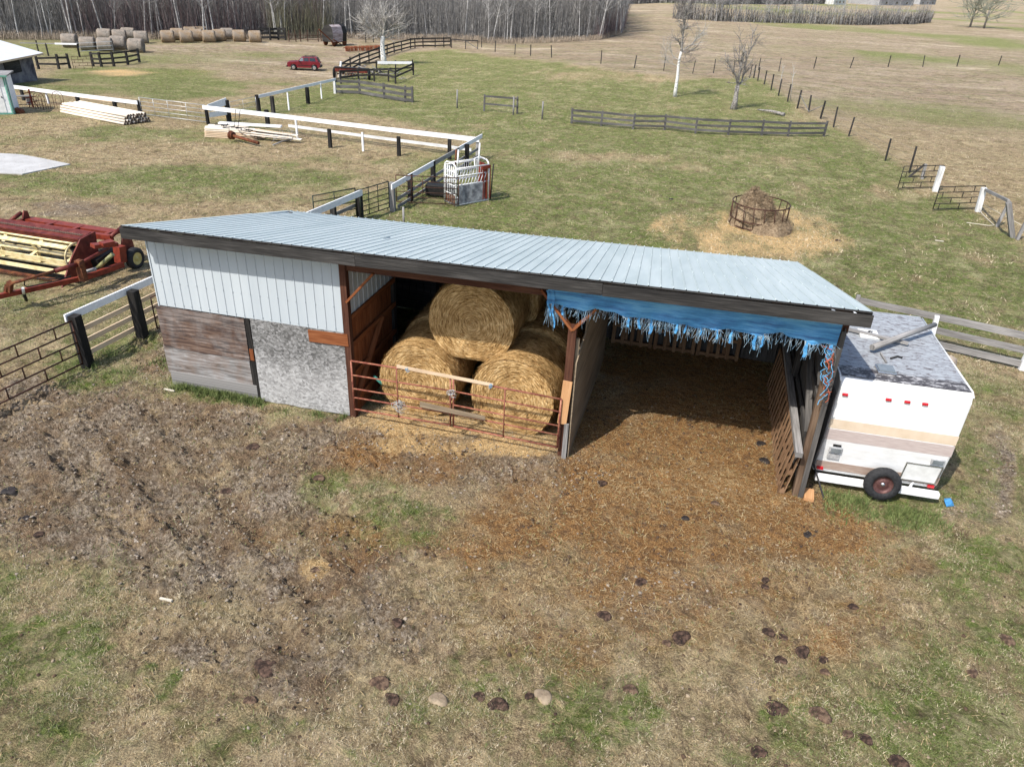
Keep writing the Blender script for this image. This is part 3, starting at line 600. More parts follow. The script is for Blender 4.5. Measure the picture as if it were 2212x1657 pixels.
# ---------------------------------------------------------------- hay
def haymat(name,c1,c2,c3,c4=None):
    m,n,p=newmat(name); t=n.nodes.new('ShaderNodeTexCoord'); sp=n.nodes.new('ShaderNodeSeparateXYZ'); n.links.new(t.outputs['Object'],sp.inputs[0])
    r=math_(n,'SQRT',math_(n,'ADD',math_(n,'MULTIPLY',sp.outputs[0],sp.outputs[0]),math_(n,'MULTIPLY',sp.outputs[2],sp.outputs[2])))
    an=math_(n,'ARCTAN2',sp.outputs[2],sp.outputs[0]); cb=n.nodes.new('ShaderNodeCombineXYZ')
    n.links.new(math_(n,'MULTIPLY',r,30),cb.inputs[0]);n.links.new(math_(n,'MULTIPLY',math_(n,'MULTIPLY',an,r),7),cb.inputs[1]);n.links.new(math_(n,'MULTIPLY',sp.outputs[1],24),cb.inputs[2])
    f=noise(n,cb.outputs[0],1,5,.7,.4); g=noise(n,t.outputs['Object'],2.3,4)
    c=ramp(n,math_(n,'ADD',math_(n,'MULTIPLY',f,.75),math_(n,'MULTIPLY',g,.25)),[(.38,c1),(.5,c2),(.62,c3)])
    if c4: c=mix(n,ramp(n,noise(n,t.outputs['Object'],1.1,4),[(.42,(0,0,0)),(.62,(1,1,1))]),c,c4)
    n.links.new(c,p.inputs['Base Color']); p.inputs['Roughness'].default_value=.9; p.inputs['Specular IOR Level'].default_value=.1; bump(n,p,f,1,.03); return m
HAY=haymat('golden_hay',(.15,.072,.022),(.56,.35,.14),(.90,.68,.36)); HAYG=haymat('grey_weathered_hay',(.10,.085,.07),(.22,.195,.165),(.34,.31,.27),(.26,.215,.175)); HAYT=haymat('tan_weathered_hay',(.13,.09,.055),(.28,.20,.125),(.40,.31,.21),(.24,.20,.16))
def balegeo(R,L,nstr,seed,amp=.03,lean=.0):
    g=np.random.default_rng(seed); na,nl=56,16; V=[];F=[]
    pr=[(0,0.02),(0.0,.3),(.0,.6),(.01,.85),(.05,.955)]+[(.12+(L-.24)*i/8,1) for i in range(9)]+[(L-.05,.955),(L-.01,.85),(L,.6),(L,.3),(L,.02)]
    for i,(t,r) in enumerate(pr):
        for k in range(na):
            q=2*math.pi*k/na; rr=r*R*(1+amp*(fbm(np.array([math.cos(q)*2+seed]),np.array([math.sin(q)*2+t*1.5]),seed,3)[0]-.5)*2)
            y=t+ (g.normal()*amp*.8 if .05<r<.9 else 0)
            z=math.sin(q)*rr; 
            if z<-.86*R: z=-.86*R-(abs(z)-.86*R)*.3
            V.append((math.cos(q)*rr,y,z))
    n=len(pr)
    for i in range(n-1):
        for k in range(na):
            a=i*na+k;b=i*na+(k+1)%na;c=(i+1)*na+(k+1)%na;d=(i+1)*na+k; F+=[(a,b,c),(a,c,d)]
    V=np.array(V);F=np.array(F)
    if nstr:
        # strands lying around the roll
        k=nstr; face=g.random(k)<.42; q=g.uniform(0,2*np.pi,k); r=np.where(face,R*np.sqrt(g.uniform(.001,.98,k)),R*1.0)
        y=np.where(face,-.005-.03*g.random(k),g.uniform(0,L,k)); ln=g.uniform(.06,.30,k); dq=ln/np.maximum(r,.12)*g.choice([-1,1],k); dr=g.normal(0,.035,k)
        out=np.abs(g.normal(0,.02,k))+.004
        def P(q,r,y): return np.stack([np.cos(q)*r,y,np.maximum(np.sin(q)*r,-.88*R)],1)
        r0=np.where(face,r,r+out*.4);r1=np.where(face,np.minimum(r+dr,R),r+out*1.6)
        y1=np.where(face,y-np.abs(g.normal(0,.025,k)),y+g.normal(0,.05,k))
        p0=P(q,r0,y);p1=P(q+dq,r1,y1); wv=np.where(face[:,None],P(q,r0+1,y)-P(q,r0,y),np.stack([0*q,np.ones(k),0*q],1))*.006*g.uniform(.6,1.5,k)[:,None]
        o=len(V); VS=np.stack([p0-wv,p0+wv,p1],1).reshape(-1,3); V=np.vstack([V,VS]); F=np.vstack([F,o+np.arange(3*k).reshape(-1,3)])
    return V,F
def bale(loc,R,L,seed,label,mat,nstr=26000,rz=0,group='round hay bales stacked in the shed',me=None):
    if me is None:
        V,F=balegeo(R,L,nstr,seed); o=fastmesh('hay_bale',V,F,mat)
    else:
        o=D.objects.new('hay_bale',me); C.objects.link(o)
    o.location=loc; o.rotation_euler=(0,0,rz); return tag(o,label,'hay bale',group)
bale((6.38,.62,.86),.96,1.5,1,'golden round hay bale at lower left of the stack, behind the red gates',HAY)
bale((8.72,.55,.88),1.0,1.5,2,'golden round hay bale at lower right of the stack, behind the red gates',HAY,rz=-.05)
bale((7.58,.98,2.42),1.02,1.5,3,'topmost front round hay bale of the stack, its spiral face fully visible under the eave',HAY)
bale((6.32,2.3,.90),.98,1.5,4,'round hay bale on the ground directly behind the lower left bale',HAY,12000)
bale((8.86,2.2,.95),1.03,1.5,5,'round hay bale on the ground directly behind the lower right bale, next to the partition',HAY,12000)
bale((7.85,2.6,2.35),.95,1.5,6,'shaded round hay bale behind the topmost front bale',HAY,12000)

# ---------------------------------------------------------------- gates
def W3(p0,p1):   # frame helper: along p0->p1, up
    p0=np.array(p0,float);p1=np.array(p1,float); return lambda s,z: np.array([*(p0[:2]*(1-s)+p1[:2]*s), (p0[2] if len(p0)>2 else 0)*(1-s)+(p1[2] if len(p1)>2 else 0)*s+z])
def tube_gate(name,p0,p1,zs,ups,mat,label,r=.022,zr=None,corner=False,group=None,feet=False):
    f=W3(p0,p1); t=thing(name,f(.5,0),label,'gate',group); zb,zt=min(zs),max(zs)
    q=MB(); q.tube([f(0,zb),f(0,zt)],r,8); q.tube([f(1,zb),f(1,zt)],r,8)
    q.tube([f(0,zt),f(1,zt)],r,8); q.tube([f(0,zb),f(1,zb)],r,8); q.build('gate_frame',mat,t)
    for z in zs:
        if z in(zb,zt): continue
        q=MB(); q.tube([f(0,z),f(1,z)],r*.85,8); q.build('rail',mat,t)
    for s in ups:
        q=MB(); q.tube([f(s,zb)+np.array((0,-.03,0)),f(s,zt)+np.array((0,-.03,0))],r*.7,6); q.build('upright',mat,t)
    if feet:
        for s in(.06,.94):
            q=MB(); q.tube([f(s,zb),f(s,zb-.12)],r*.8,6); q.build('foot',mat,t)
    return t
g1=tube_gate('tube_gate',(5.05,-.10,0),(7.46,-.16,.06),(.28,.60,.84,1.20,1.57),(.47,),MT['pipe_red'],'left rusty red tube gate closing the hay bay, hinged at the grey flake board wall')
g2=tube_gate('tube_gate',(7.53,-.16,.06),(9.97,-.18,0),(.27,.60,.84,1.20,1.52),(.49,),MT['pipe_red'],'right rusty red tube gate closing the hay bay, beside the centre post')
mb=MB(); mb.bar((6.2,-.17,1.665),(8.45,-.19,1.60),.035,.065); tag(mb.build('plank',MT['wood_raw']),'pale plank tied along the top rails of both red gates','plank')
mb=MB(); mb.bar((6.75,-.21,.80),(8.3,-.23,.74),.035,.13,w2=.03,h2=.09); tag(mb.build('plank',MT['wood_tan']),'short split board tied low across the meeting ends of the red gates','plank')
def knot(p,mat,n=7,s=.05):
    q=MB()
    for k in range(n):
        a=np.array(p)+rng.normal(0,s*.5,3); pts=[a+np.array((math.cos(t)*s,-.02,math.sin(t)*s))*rng.uniform(.6,1.2)+rng.normal(0,.008,3) for t in np.linspace(0,5.6,7)]; q.tube(pts,.006,5)
    return q
q=knot((7.5,-.2,1.24),MT['wire'],9,.07); tag(q.build('chain',MT['pipe_galv']),'wire and chain knotted where the two red gates meet','chain')
tag(knot((6.45,-.2,1.66),0,3,.03).build('twine_knot',MT['rope_blue']),'blue twine knot round the plank near its left end','twine')
tag(knot((8.4,-.22,1.6),0,3,.035).build('twine_knot',MT['rope_blue']),'blue twine knot round the plank near its right end','twine')
tag(knot((6.2,-.14,.62),0,12,.10).build('wire_tangle',MT['pipe_galv']),'loose tangle of grey wire hanging low on the left red gate','wire')
# blue-green tool handle and white jug in the bay
mb=MB(); mb.tube([(5.32,.5,.9),(5.65,.75,.35)],.035,6); mb.box((5.66,.76,.3),(.22,.06,.16)); tag(mb.build('shovel',simple('teal_handle',(.03,.16,.13),(.06,.24,.19))),'teal plastic shovel leaning in the dark corner behind the left gate','shovel')
mb=MB(); mb.lathe((5.55,1.05,0.02),(0,0,1),[(0,.0),(0,.13),(.24,.14),(.33,.05),(.36,.035),(.40,.035),(.40,0)],16); tag(mb.build('plastic_jug',MT['white_plastic']),'white plastic jug on the floor left of the lower left bale','jug')

# ---------------------------------------------------------------- blue tarp strip with frayed hem
def tarp():
    m,n,p=newmat('torn_blue_tarpaulin'); v=coord(n,'Object',(.5,1,6)); f=noise(n,v,1.6,6,.7)
    n.links.new(ramp(n,f,[(.38,(.03,.13,.30)),(.5,(.055,.25,.50)),(.62,(.13,.37,.60))]),p.inputs['Base Color']); p.inputs['Roughness'].default_value=.5; bump(n,p,noise(n,coord(n),14,4),.5,.02)
    q=MB(); nx=90; vs=[]
    def pt(s,t):
        x=9.50+(15.08-9.50)*s; zt=3.99+.08*s; zb=3.62+.025*math.sin(s*9)+.02*math.sin(s*31+1)+ .012*math.sin(s*80)+(-.03 if s>.9 else 0)+(.04 if .76<s<.83 else 0)
        return (x,-.115-.04*math.sin(s*40+t*3)*t-.02*math.sin(s*97)*t,zt*(1-t)+zb*t)
    for i in range(nx+1):
        for j in range(6): vs.append(pt(i/nx,j/5))
    q.add(vs,[(i*6+j,(i+1)*6+j,(i+1)*6+j+1,i*6+j+1) for i in range(nx) for j in range(5)],None,True)
    root=thing('blue_tarp',(12.3,-.12,3.99),'torn blue tarpaulin strip under the eave of the right bay, hem frayed to threads','tarpaulin')
    qs=q
    q=MB(); clump=[.02,.035,.06,.12,.30,.34,.38,.43,.47,.50,.555,.61,.655,.735,.76,.905,.985]
    for k in range(520):
        if random.random()<.5: s=random.choice(clump)+random.gauss(0,.008); L=abs(random.gauss(.20,.09))+.04
        else: s=random.random(); L=abs(random.gauss(.15,.07))+.03
        s=min(max(s,.0),.998); p0=np.array(pt(s,.96)); 
        if s<.07: L*=1.5
        tw=random.gauss(0,.05)
        q.tube([p0,p0+np.array((tw*.5,-.01,-L*.5)),p0+np.array((tw+random.gauss(0,.02),random.gauss(0,.02),-L))],.0026,3,False,False)
    q.build('frayed_threads',simple('frayed_blue_threads',(.12,.27,.43),(.34,.52,.66),12,.8,c3=(.62,.70,.75)),root)
    q=qs
    for c in clump:
        if c<.05 or c in(.12,.43): continue
        p0=np.array(pt(c,.95)); L=random.uniform(.16,.34); ww=random.uniform(.03,.075); pts=[]
        for t in np.linspace(0,1,5): pts.append((p0[0]+random.gauss(0,.012),p0[1]-.012,p0[2]-L*t,ww*(1.1-.5*abs(t-.6)*2)))
        vs=[];[vs.extend([(a-w_/2,b,c_),(a+w_/2,b-.015,c_)]) for a,b,c_,w_ in pts]
        q.add(vs,[(2*i,2*i+1,2*i+3,2*i+2) for i in range(4)])
    q.build('strip',m,root)
    # shreds at far left hanging lower
    q=MB()
    for x0,L in((9.50,.55),(9.60,.8)):
        vs=[]
        for t in np.linspace(0,1,8): ww=.05*(1-.7*t)+.012; x=x0+.08*t+.02*math.sin(t*9); z=3.95-L*t; vs+= [(x-ww/2,-.14,z),(x+ww/2,-.15,z)]
        q.add(vs,[(2*i,2*i+1,2*i+3,2*i+2) for i in range(7)])
    q.build('hanging_shred',m,root)
tarp()
# twine looped on the right post
def loops(pts,mat,n,s,name,label):
    q=MB()
    for k in range(n):
        a=np.array(random.choice(pts))+rng.normal(0,.04,3); L=rng.uniform(.1,s)
        q.tube([a+np.array((math.sin(t*3.1+k)*.06+rng.normal(0,.015),-.03-.02*math.sin(t*5+k),-t*L)) for t in np.linspace(0,1,7)],.008,4,False)
    return tag(q.build(name,mat),label,'twine')
A_=AY(*Cc(1865,500),-.18);B_=AY(*Cc(1830,790),-.18); pp=[A_+(B_-A_)*k/8 for k in range(9)]
loops(pp,0 or MT['rope_red'],9,.35,'baling_twine','orange red baling twine looped over the right front post')
loops(pp,0 or MT['rope_blue'],13,.40,'baling_twine','blue baling twine bunched on the right front post')
q=MB(); q.tube([AY(*Cc(1690,410),.3),AY(*Cc(1780,475),.0),AY(*Cc(1860,515),-.15)],.008,4); q.tube([AY(*Cc(1770,410),.3),AY(*Cc(1840,480),0),AY(*Cc(1870,520),-.15)],.008,4)
tag(q.build('cord',MT['rope_red']),'thin orange cord strung from the rafters to the right post','cord')

# ---------------------------------------------------------------- travel trailer
tr=thing('travel_trailer',(16.72,.5,0),'white travel trailer with brown stripes and peeling roof, parked against the shed right end','trailer'); TL=np.array((16.72,.5,0.))
ang=.035; ca,sa=math.cos(ang),math.sin(ang)
def tp(x,y,z): return np.array((TL[0]+x*ca-y*sa,TL[1]+x*sa+y*ca,z))   # x right, y toward the front of the trailer
HW=1.24; LEN=4.15
PR=[(0.17,.30),(.12,.45),(.0,1.22),(.0,2.48),(.05,2.60),(.14,2.66)]   # rear profile (y,z)
back=[(LEN-.1,2.60),(LEN,2.45),(LEN+.1,1.5),(LEN-.1,.7),(LEN-.3,.40)]
def shell(hw):
    prf=PR+back; q=MB(); n=len(prf)
    L=[tp(-hw,y,z) for y,z in prf];R=[tp(hw,y,z) for y,z in prf]
    q.add(L+R,[tuple(range(n))[::-1] and tuple(range(n)),tuple(range(n,2*n))[::-1]]+[(i,n+i,n+(i+1)%n,(i+1)%n) for i in range(n)]); return q
m,n,p=newmat('trailer_white_siding'); c=ramp(n,noise(n,coord(n,'Object',(1,1,3)),2.2,6,.7),[(.3,(.66,.66,.65)),(.6,(.80,.80,.79))]); n.links.new(c,p.inputs['Base Color']); p.inputs['Roughness'].default_value=.35
wv=n.nodes.new('ShaderNodeTexWave'); wv.bands_direction='Z'; wv.inputs['Scale'].default_value=6; n.links.new(coord(n),wv.inputs[0]); bump(n,p,wv.outputs[0],.10,.01); SID=m
bd=shell(HW).build('body',SID,tr,bevel=.05)
def rp(x,z,out=.0):   # point on the rear wall at height z
    for (y0,z0),(y1,z1) in zip(PR[:-1],PR[1:]):
        if z0<=z<=z1: y=y0+(y1-y0)*(z-z0)/(z1-z0); break
    return tp(x,y-out,z)
def rearband(x0,x1,z0,z1,name,mat,out=.006,t=.004):
    zs=[z0]+[z for _,z in PR if z0<z<z1]+[z1]; q=MB()
    for a,b in zip(zs[:-1],zs[1:]): q.slab([rp(x0,a,out-t),rp(x1,a,out-t),rp(x1,b,out-t),rp(x0,b,out-t)],tuple(tp(0,-1,0)-tp(0,0,0)),t)
    return q.build(name,mat,tr)
ST1=simple('faded_cream_stripe',(.56,.45,.33),(.64,.53,.41),3,.45);ST2=simple('brown_woodgrain_stripe',(.30,.21,.17),(.42,.33,.27),4,.45,st=(1,1,14),b=0);ST3=simple('mauve_grey_stripe',(.37,.30,.28),(.50,.43,.40),4,.45,st=(1,1,20),b=0)
rearband(-HW+.01,HW-.01,1.52,1.74,'cream_stripe',ST1); rearband(-HW+.01,HW-.01,1.24,1.50,'mauve_stripe',ST3); rearband(-HW+.01,HW-.01,.42,.64,'brown_stripe',ST2)
# roof skin with peeled coating
m,n,p=newmat('peeling_trailer_roof'); v=coord(n,'Object',(1,1.0,1)); a=noise(n,coord(n,'Object',(3.2,7,3)),1.9,7,.72,.6); c=ramp(n,a,[(.36,(.07,.06,.062)),(.42,(.18,.165,.17)),(.455,(.25,.26,.275)),(.62,(.36,.385,.405))])
sx=n.nodes.new('ShaderNodeSeparateXYZ');n.links.new(coord(n),sx.inputs[0]); yy=math_(n,'ADD',sx.outputs[1],math_(n,'MULTIPLY',noise(n,coord(n),3,5,.7),.35))
c=mix(n,ramp(n,math_(n,'MULTIPLY',yy,.5),[(.36,(1,1,1)),(.41,(0,0,0))]),c,ramp(n,a,[(.50,(.05,.045,.048)),(.58,(.40,.39,.39))]))
n.links.new(c,p.inputs['Base Color']);p.inputs['Roughness'].default_value=.7; bump(n,p,a,.6,.02); PEEL=m
q=MB(); q.slab([tp(-HW+.03,.16,2.668),tp(HW-.03,.16,2.668),tp(HW-.03,LEN-.13,2.612),tp(-HW+.03,LEN-.13,2.612)],(0,0,1),.008); q.build('roof',PEEL,tr)
for s in(-1,1): q=MB(); q.tube([tp(s*(HW-.0),.06,2.60),tp(s*(HW),.2,2.665),tp(s*HW,LEN-.2,2.61)],.018,6); q.build('gutter_trim',SID,tr)
for (x,y,sz,lid) in((-.30,.62,.36,'pale'),(-.28,2.45,.42,'open'),(-.45,3.55,.42,'w')):
    q=MB(); zt=2.67-.013*y
    c0=tp(x,y,zt+.035); q.box(c0,(sz,sz,.06),ang); o=q.build('roof_vent',MT['white_plastic'] if lid!='pale' else MT['chrome'],tr,bevel=.015)
    q=MB()
    if lid=='open':
        for k in range(3): q.bar(tp(x-.08+.05*k,y-.1+.04*(k%2),zt+.07),tp(x+.02+.03*k,y+.08,zt+.085),.02,.012)
        q.build('broken_fan',MT['black'],o)
    else: q.box(tp(x,y,zt+.075),(sz*.86,sz*.86,.02),ang); q.build('vent_lid',MT['glass_light'] if lid=='pale' else MT['white_plastic'],o)
for x,z in((-1.10,2.34),(-.28,2.36),(.07,2.365),(.40,2.37)):
    q=MB(); c0=rp(x,z,.02); q.box(c0,(.11,.04,.055),ang); q.build('marker_light',MT['red_lens'],tr,bevel=.01)
for x,z in((-1.13,.45),(1.12,.40)):
    q=MB(); q.box(rp(x,z,.03),(.13,.05,.06),ang); q.build('reflector',MT['red_lens'],tr)
MT['lampgrey']=simple('grey_lamp_housing',(.25,.25,.25),(.45,.45,.45),14,.5)
for x,z in((-.95,1.0),(1.03,1.08)):
    q=MB(); q.box(rp(x,z,.025),(.27,.04,.14),ang); o=q.build('tail_light',MT['lampgrey'],tr,bevel=.02)
    q=MB(); q.box(rp(x,z,.05),(.20,.02,.09),ang); q.build('lens',MT['glass_light'],o)
q=MB(); q.box(rp(-.95,.82,.02),(.24,.02,.13),ang); q.build('licence_plate_holder',MT['lampgrey'],tr)
q=MB(); q.box(rp(-.95,1.12,.02),(.16,.02,.04),ang); q.build('black_vent_slot',MT['black'],tr)
h0,h1,x0,x1=.47,.95,.48,1.18
q=MB()
for a,b in(((x0,h0),(x1,h0)),((x0,h1),(x1,h1)),((x0,h0),(x0,h1)),((x1,h0),(x1,h1))): q.bar(rp(*a,.02),rp(*b,.02),.02,.025,(0,1,0))
q.build('hatch_frame',MT['chrome'],tr)
q=MB(); q.slab([rp(x0+.02,h0+.02,.006),rp(x1-.02,h0+.02,.006),rp(x1-.02,h1-.02,.006),rp(x0+.02,h1-.02,.006)],(0,-1,-.3),.012); q.build('hatch_door',MT['white_plastic'],tr)
q=MB(); q.bar(tp(-1.2,.02,.26),tp(1.30,.02,.26),.14,.13); q.build('bumper',MT['paint_white'],tr,bevel=.015)
q=MB(); q.bar(tp(.7,.05,.30),tp(.78,.12,.42),.03,.05); q.build('bumper_strap',MT['paint_white'],tr)
wc=tp(.10,-.14,.44); ax=tp(0,-1,0)-tp(0,0,0)+np.array((0,0,.12))
q=MB(); q.lathe(wc-ax*.0,ax,[(-.09,.20),(-.10,.27),(-.08,.345),(-.03,.37),(.03,.37),(.08,.345),(.10,.27),(.09,.21),(.07,.20)],40); ty=q.build('spare_tyre',MT['rubber'],tr)
q=MB(); q.lathe(wc,ax,[(.075,.205),(.05,.195),(.02,.17),(.015,.12),(.03,.10),(.04,.06),(.03,.0)],28); q.build('rim',MT['brown_rim'],ty)
q=MB(); q.lathe(wc,ax,[(.03,.05),(.06,.035),(.065,.0)],12); q.build('hub_nut',MT['chrome'],ty)
# dark skirt / side siding toward the shed
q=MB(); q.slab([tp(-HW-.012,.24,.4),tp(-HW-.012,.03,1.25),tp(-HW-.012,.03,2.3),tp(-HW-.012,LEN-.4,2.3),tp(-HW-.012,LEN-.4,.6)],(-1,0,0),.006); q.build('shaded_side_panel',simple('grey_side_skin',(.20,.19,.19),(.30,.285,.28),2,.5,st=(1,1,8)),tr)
for k,(y,lab) in enumerate(((1.55,0),(2.25,0))):
    for s in(-1,1):
        q=MB(); c0=tp(s*1.12,y,.33); axx=tp(1,0,0)-tp(0,0,0); q.lathe(c0,axx,[(-.1,.0),(-.1,.27),(-.06,.33),(.06,.33),(.1,.27),(.1,0)],24); q.build('road_wheel',MT['rubber'],tr)
q=MB(); q.tube([tp(.6,LEN-.2,.4),tp(0,LEN+1.1,.42),tp(-.6,LEN-.2,.4)],.05,8); q.build('drawbar',MT['black'],tr)
q=MB(); q.tube([tp(-.2,.7,.25),tp(-.2,3.4,.28)],.05,6); q.tube([tp(.9,.7,.3),tp(.9,3.6,.3)],.05,6);q.tube([tp(-.9,.7,.3),tp(-.9,3.6,.3)],.05,6); q.build('chassis',MT['black'],tr)
# timber resting on the roof
def rt(x,y): return AZ(*Tc(x,y),2.74)
q=MB(); a=rt(560,195);b=rt(1068,322); a[2]=2.70;b[2]=2.72; q.bar(a,b,.10,.05); tag(q.build('plank',MT['wood_grey']),'long grey plank lying across the trailer roof beside the shed eave','plank')
q=MB(); a=rt(785,378);b=rt(1255,222);a[2]=2.80;b[2]=2.86; q.tube([a,(a+b)/2+np.array((0,0,.02)),b],[.07,.065,.055],9,jit=.15); tag(q.build('pole',MT['wood_grey']),'stout weathered pole lying across the trailer roof and sticking out over its right edge','pole')
q=MB(); a=rt(860,385);b=rt(905,455);a[2]=b[2]=2.69; q.bar(a,b,.03,.03); tag(q.build('stick',MT['wood_grey']),'short stick on the trailer roof in front of the pole','stick')
q=MB(); a=rt(935,425);b=rt(990,408);c0=rt(1025,420)
for z_ in(a,b,c0): z_[2]=2.69
q.tube([a,b,c0],.02,5); tag(q.build('stick',MT['wood_dark']),'small bent black twig on the trailer roof right of the short stick','stick')
# scraps by the trailer
p0=G(*Tc(1365,1545)); q=MB(); q.add((ico*np.array((.16,.11,.10))*rng.uniform(.5,1.3,(12,1))+p0+np.array((0,0,.06))).tolist(),[tuple(f) for f in icf],None,False); tag(q.build('plastic_bag',MT['blue_plastic']),'crumpled blue plastic bag at the right end of the trailer bumper','bag')
p0=G(*Tc(312,1510)); q=MB(); q.bar(p0+np.array((-.03,-.10,.05)),p0+np.array((.0,.25,.07)),.2,.09); tag(q.build('wood_block',MT['wood_orange']),'pale wood block on the ground between shed corner and trailer','wood block')
q=MB(); a=G(*Tc(300,1395));b=G(*Tc(420,1505)); q.bar(a+np.array((0,0,.55)),b+np.array((0,0,.02)),.03,.10,(0,-1,.3)); tag(q.build('black_strip',MT['black']),'bent black plastic strip drooping from the shed corner to the ground by the trailer','plastic strip')
p0=G(*Tc(1368,480)); q=MB(); q.add((ico*np.array((.26,.22,.2))*rng.uniform(.8,1.1,(12,1))+p0+np.array((0,0,.1))).tolist(),[tuple(f) for f in icf],None,False); o=q.build('rock',MT['stone'],bevel=.03); tag(o,'pale boulder at the foot of the grey plank fence behind the trailer','rock')
MT['wood_mid']=wood('old_dark_grey_boards',(.035,.033,.031),(.085,.081,.077),(.17,.162,.155))
# ---------------------------------------------------------------- fences
c5=cr(0,200,3.16); c6=cr(550,200,2.4578); c7=cr(0,600,2.672); cL=cr(0,80,4.9156); r3=cr(1500,0,2.765); r4=cr(2200,0,2.765); c2=cr(700,0,2.765)
cb=cr(960,60,4.608); cg=cr(2550,440,4.9156); cs=cr(1100,420,4.424); cf=cr(2000,500,2.212); t8=cr(1850,0,4.733); cC=cr(720,60,5.821); cT=cr(2400,900,3.687); cl2=cr(550,270,5.53); ch=cr(0,620,5.53); c1=cr(0,0,2.765)
ov=lambda x,y:(x,y)
def fence(name,label,posts,rails,group=None,extra=None,rough=0):
    """posts: list of (ground point, height, width, material); rails: list of (polyline, w, h, material)"""
    P=[np.array(p[0],float) for p in posts]; t=thing(name,P[len(P)//2] if P else rails[0][0][0],label,'fence',group)
    for p,h,wd,mt,*ln in posts:
        q=MB(); l=ln[0] if ln else (0,0); top=np.array(p)+np.array((l[0],l[1],h)); q.bar(np.array(p)-np.array((0,0,.15)),top,wd,wd,(0,1,0),wd*.93,wd*.93); q.build('post',mt,t)
    for pl,w_,h_,mt in rails:
        q=MB()
        for a,b in zip(pl[:-1],pl[1:]):
            a=np.array(a);b=np.array(b); d=(b-a)/(np.linalg.norm(b-a)+1e-9); q.bar(a,b+d*.01*(random.random()),w_,h_*random.uniform(.93,1.05))
        q.build('rail' if h_>.02 else 'wire',mt,t)
    return t
def HT(g,u,v):   # height of point seen at (u,v) above ground point g
    p=AP(u,v,g); return float(p[2]-g[2])
def up(g,h,off=(0,0)): return np.array((g[0]+off[0],g[1]+off[1],g[2]+h))
WB,WW,WR,WG,WD=MT['wood_black'],MT['paint_white'],MT['wood_raw'],MT['wood_grey'],MT['wood_dark']
# near left corner: railway-tie posts with a white top rail and raw boards
A=G(*c7(690,1268));B=G(*c7(1120,1038)); hA=HT(A,*c7(585,868)); dAB=(B-A)/np.linalg.norm(B-A); E_=B+dAB*1.75
nn=np.array((dAB[1],-dAB[0],0))*.14
fence('tie_post_fence','short fence of two black posts, white top rail and raw boards, left of shed',
 [(A,hA,.24,WB),(B,hA*.97,.24,WB)],[([up(A,hA-.05)-dAB*.15-nn*1.1,up(E_,hA-.08)-nn*1.1],.05,.20,WW)]+[([up(A,h)-nn,up(E_,h)-nn],.04,.13,WR) for h in(.28,.62,.96)])
mb=MB(); 
for k in range(26):
    a=up(A if k%2 else B,hA+.005)+rng.normal(0,.06,3)*np.array((1,1,0)); mb.bar(a,a+np.array((rng.normal(0,.05),rng.normal(0,.05),.012)),.05,.012)
def brick_gate(BL,BR,h,label,mat=MT['pipe_brown'],n=4,r=.02,cells=2,group=None,wdt=None):
    f=W3(BL,BR); t=thing('pipe_gate',f(.5,0),label,'gate',group); zs=[.0+h*k/n for k in range(n+1)]
    q=MB()
    for a,b in(((0,0),(0,h)),((1,0),(1,h)),((0,h),(1,h)),((0,0),(1,0))): q.tube([f(*a),f(*b)],r,6)
    q.build('gate_frame',mat,t)
    for z in zs[1:-1]: q=MB(); q.tube([f(0,z),f(1,z)],r*.9,6); q.build('rail',mat,t)
    for i in range(n):
        for k in range(cells+1):
            s=(k+.5*(i%2)+.25)/(cells+.25)
            if .04<s<.96: q=MB(); q.tube([f(s,zs[i]),f(s,zs[i+1])],r*.85,6); q.build('spacer',mat,t)
    return t
gl=G(*c7(-60,1640)); b0=A-dAB*.12; dl=(gl-b0); b1=b0+dl/np.linalg.norm(dl)*3.3
brick_gate((b1[0],b1[1],.16),(b0[0],b0[1],.16),1.20,'rusty brown pipe gate in the left foreground, hung on the larger black tie post',r=.022,cells=3)
q0=B+dAB*.45+nn*.8; q1=B+dAB*1.7+nn*.8
tube_gate('pipe_gate',q0,q1,(.1,.42,.74,1.06),(),MT['pipe_brown'],'narrow rusty brown gate standing between the second tie post and the shed wall',r=.02)
# fence on the far side of the yard, corner by the cattle chute
def pf(cf_,base,top,w_,m): g=G(*cf_(*base)); return (g,HT(g,*cf_(*top)),w_,m)
P1=[pf(c6,(148,405),(125,300),.16,WB),pf(c6,(580,428),(570,345),.22,WB),pf(c6,(1028,578),(1015,410),.18,WB),pf(c6,(1522,636),(1516,478),.18,WB),pf(c6,(1885,655),(1878,515),.18,WB),pf(c6,(2085,650),(2095,528),.16,WG)]
P1w=[pf(c6,(790,505),(772,385),.10,WW),pf(c6,(1264,600),(1256,448),.10,WW)]
gA,gZ=P1[0][0],P1[-1][0]; hL=(P1[0][1]+P1[2][1]+P1[3][1])/3
off=np.array((0.05,-.14,0)); fL=lambda s,h: up(gA*(1-s)+gZ*s,h)+off
fence('white_rail_fence','long white railed fence with black and white posts from farm gate to the chute corner',
 [(g,hL-.05,w_,m) for g,h,w_,m in P1]+[(g,hL-.08,w_,m) for g,h,w_,m in P1w],
 [([fL(-.01,hL-.08),fL(.35,hL-.06),fL(.7,hL-.09),fL(1.005,hL-.07)],.05,.24,WW),([fL(.33,.55),fL(.6,.50),fL(.98,.46)],.05,.15,MT['paint_worn'])])
P2=[pf(c6,(2010,722),(1998,558),.2,WB),pf(c6,(1768,856),(1765,668),.2,WB),pf(c6,(1605,960),(1598,740),.2,MT['wood_black'])]
gE=G(*c6(1478,1030)); P2.append((gE,HT(gE,*c6(1465,785)),.22,WG)); hP=P2[1][1]
dd=(gE-gZ)/np.linalg.norm(gE-gZ); of2=np.array((dd[1],-dd[0],0))*(.14); f2=lambda s,h: up(gZ*(1-s)+gE*s,h)-of2*0+of2*(-1)
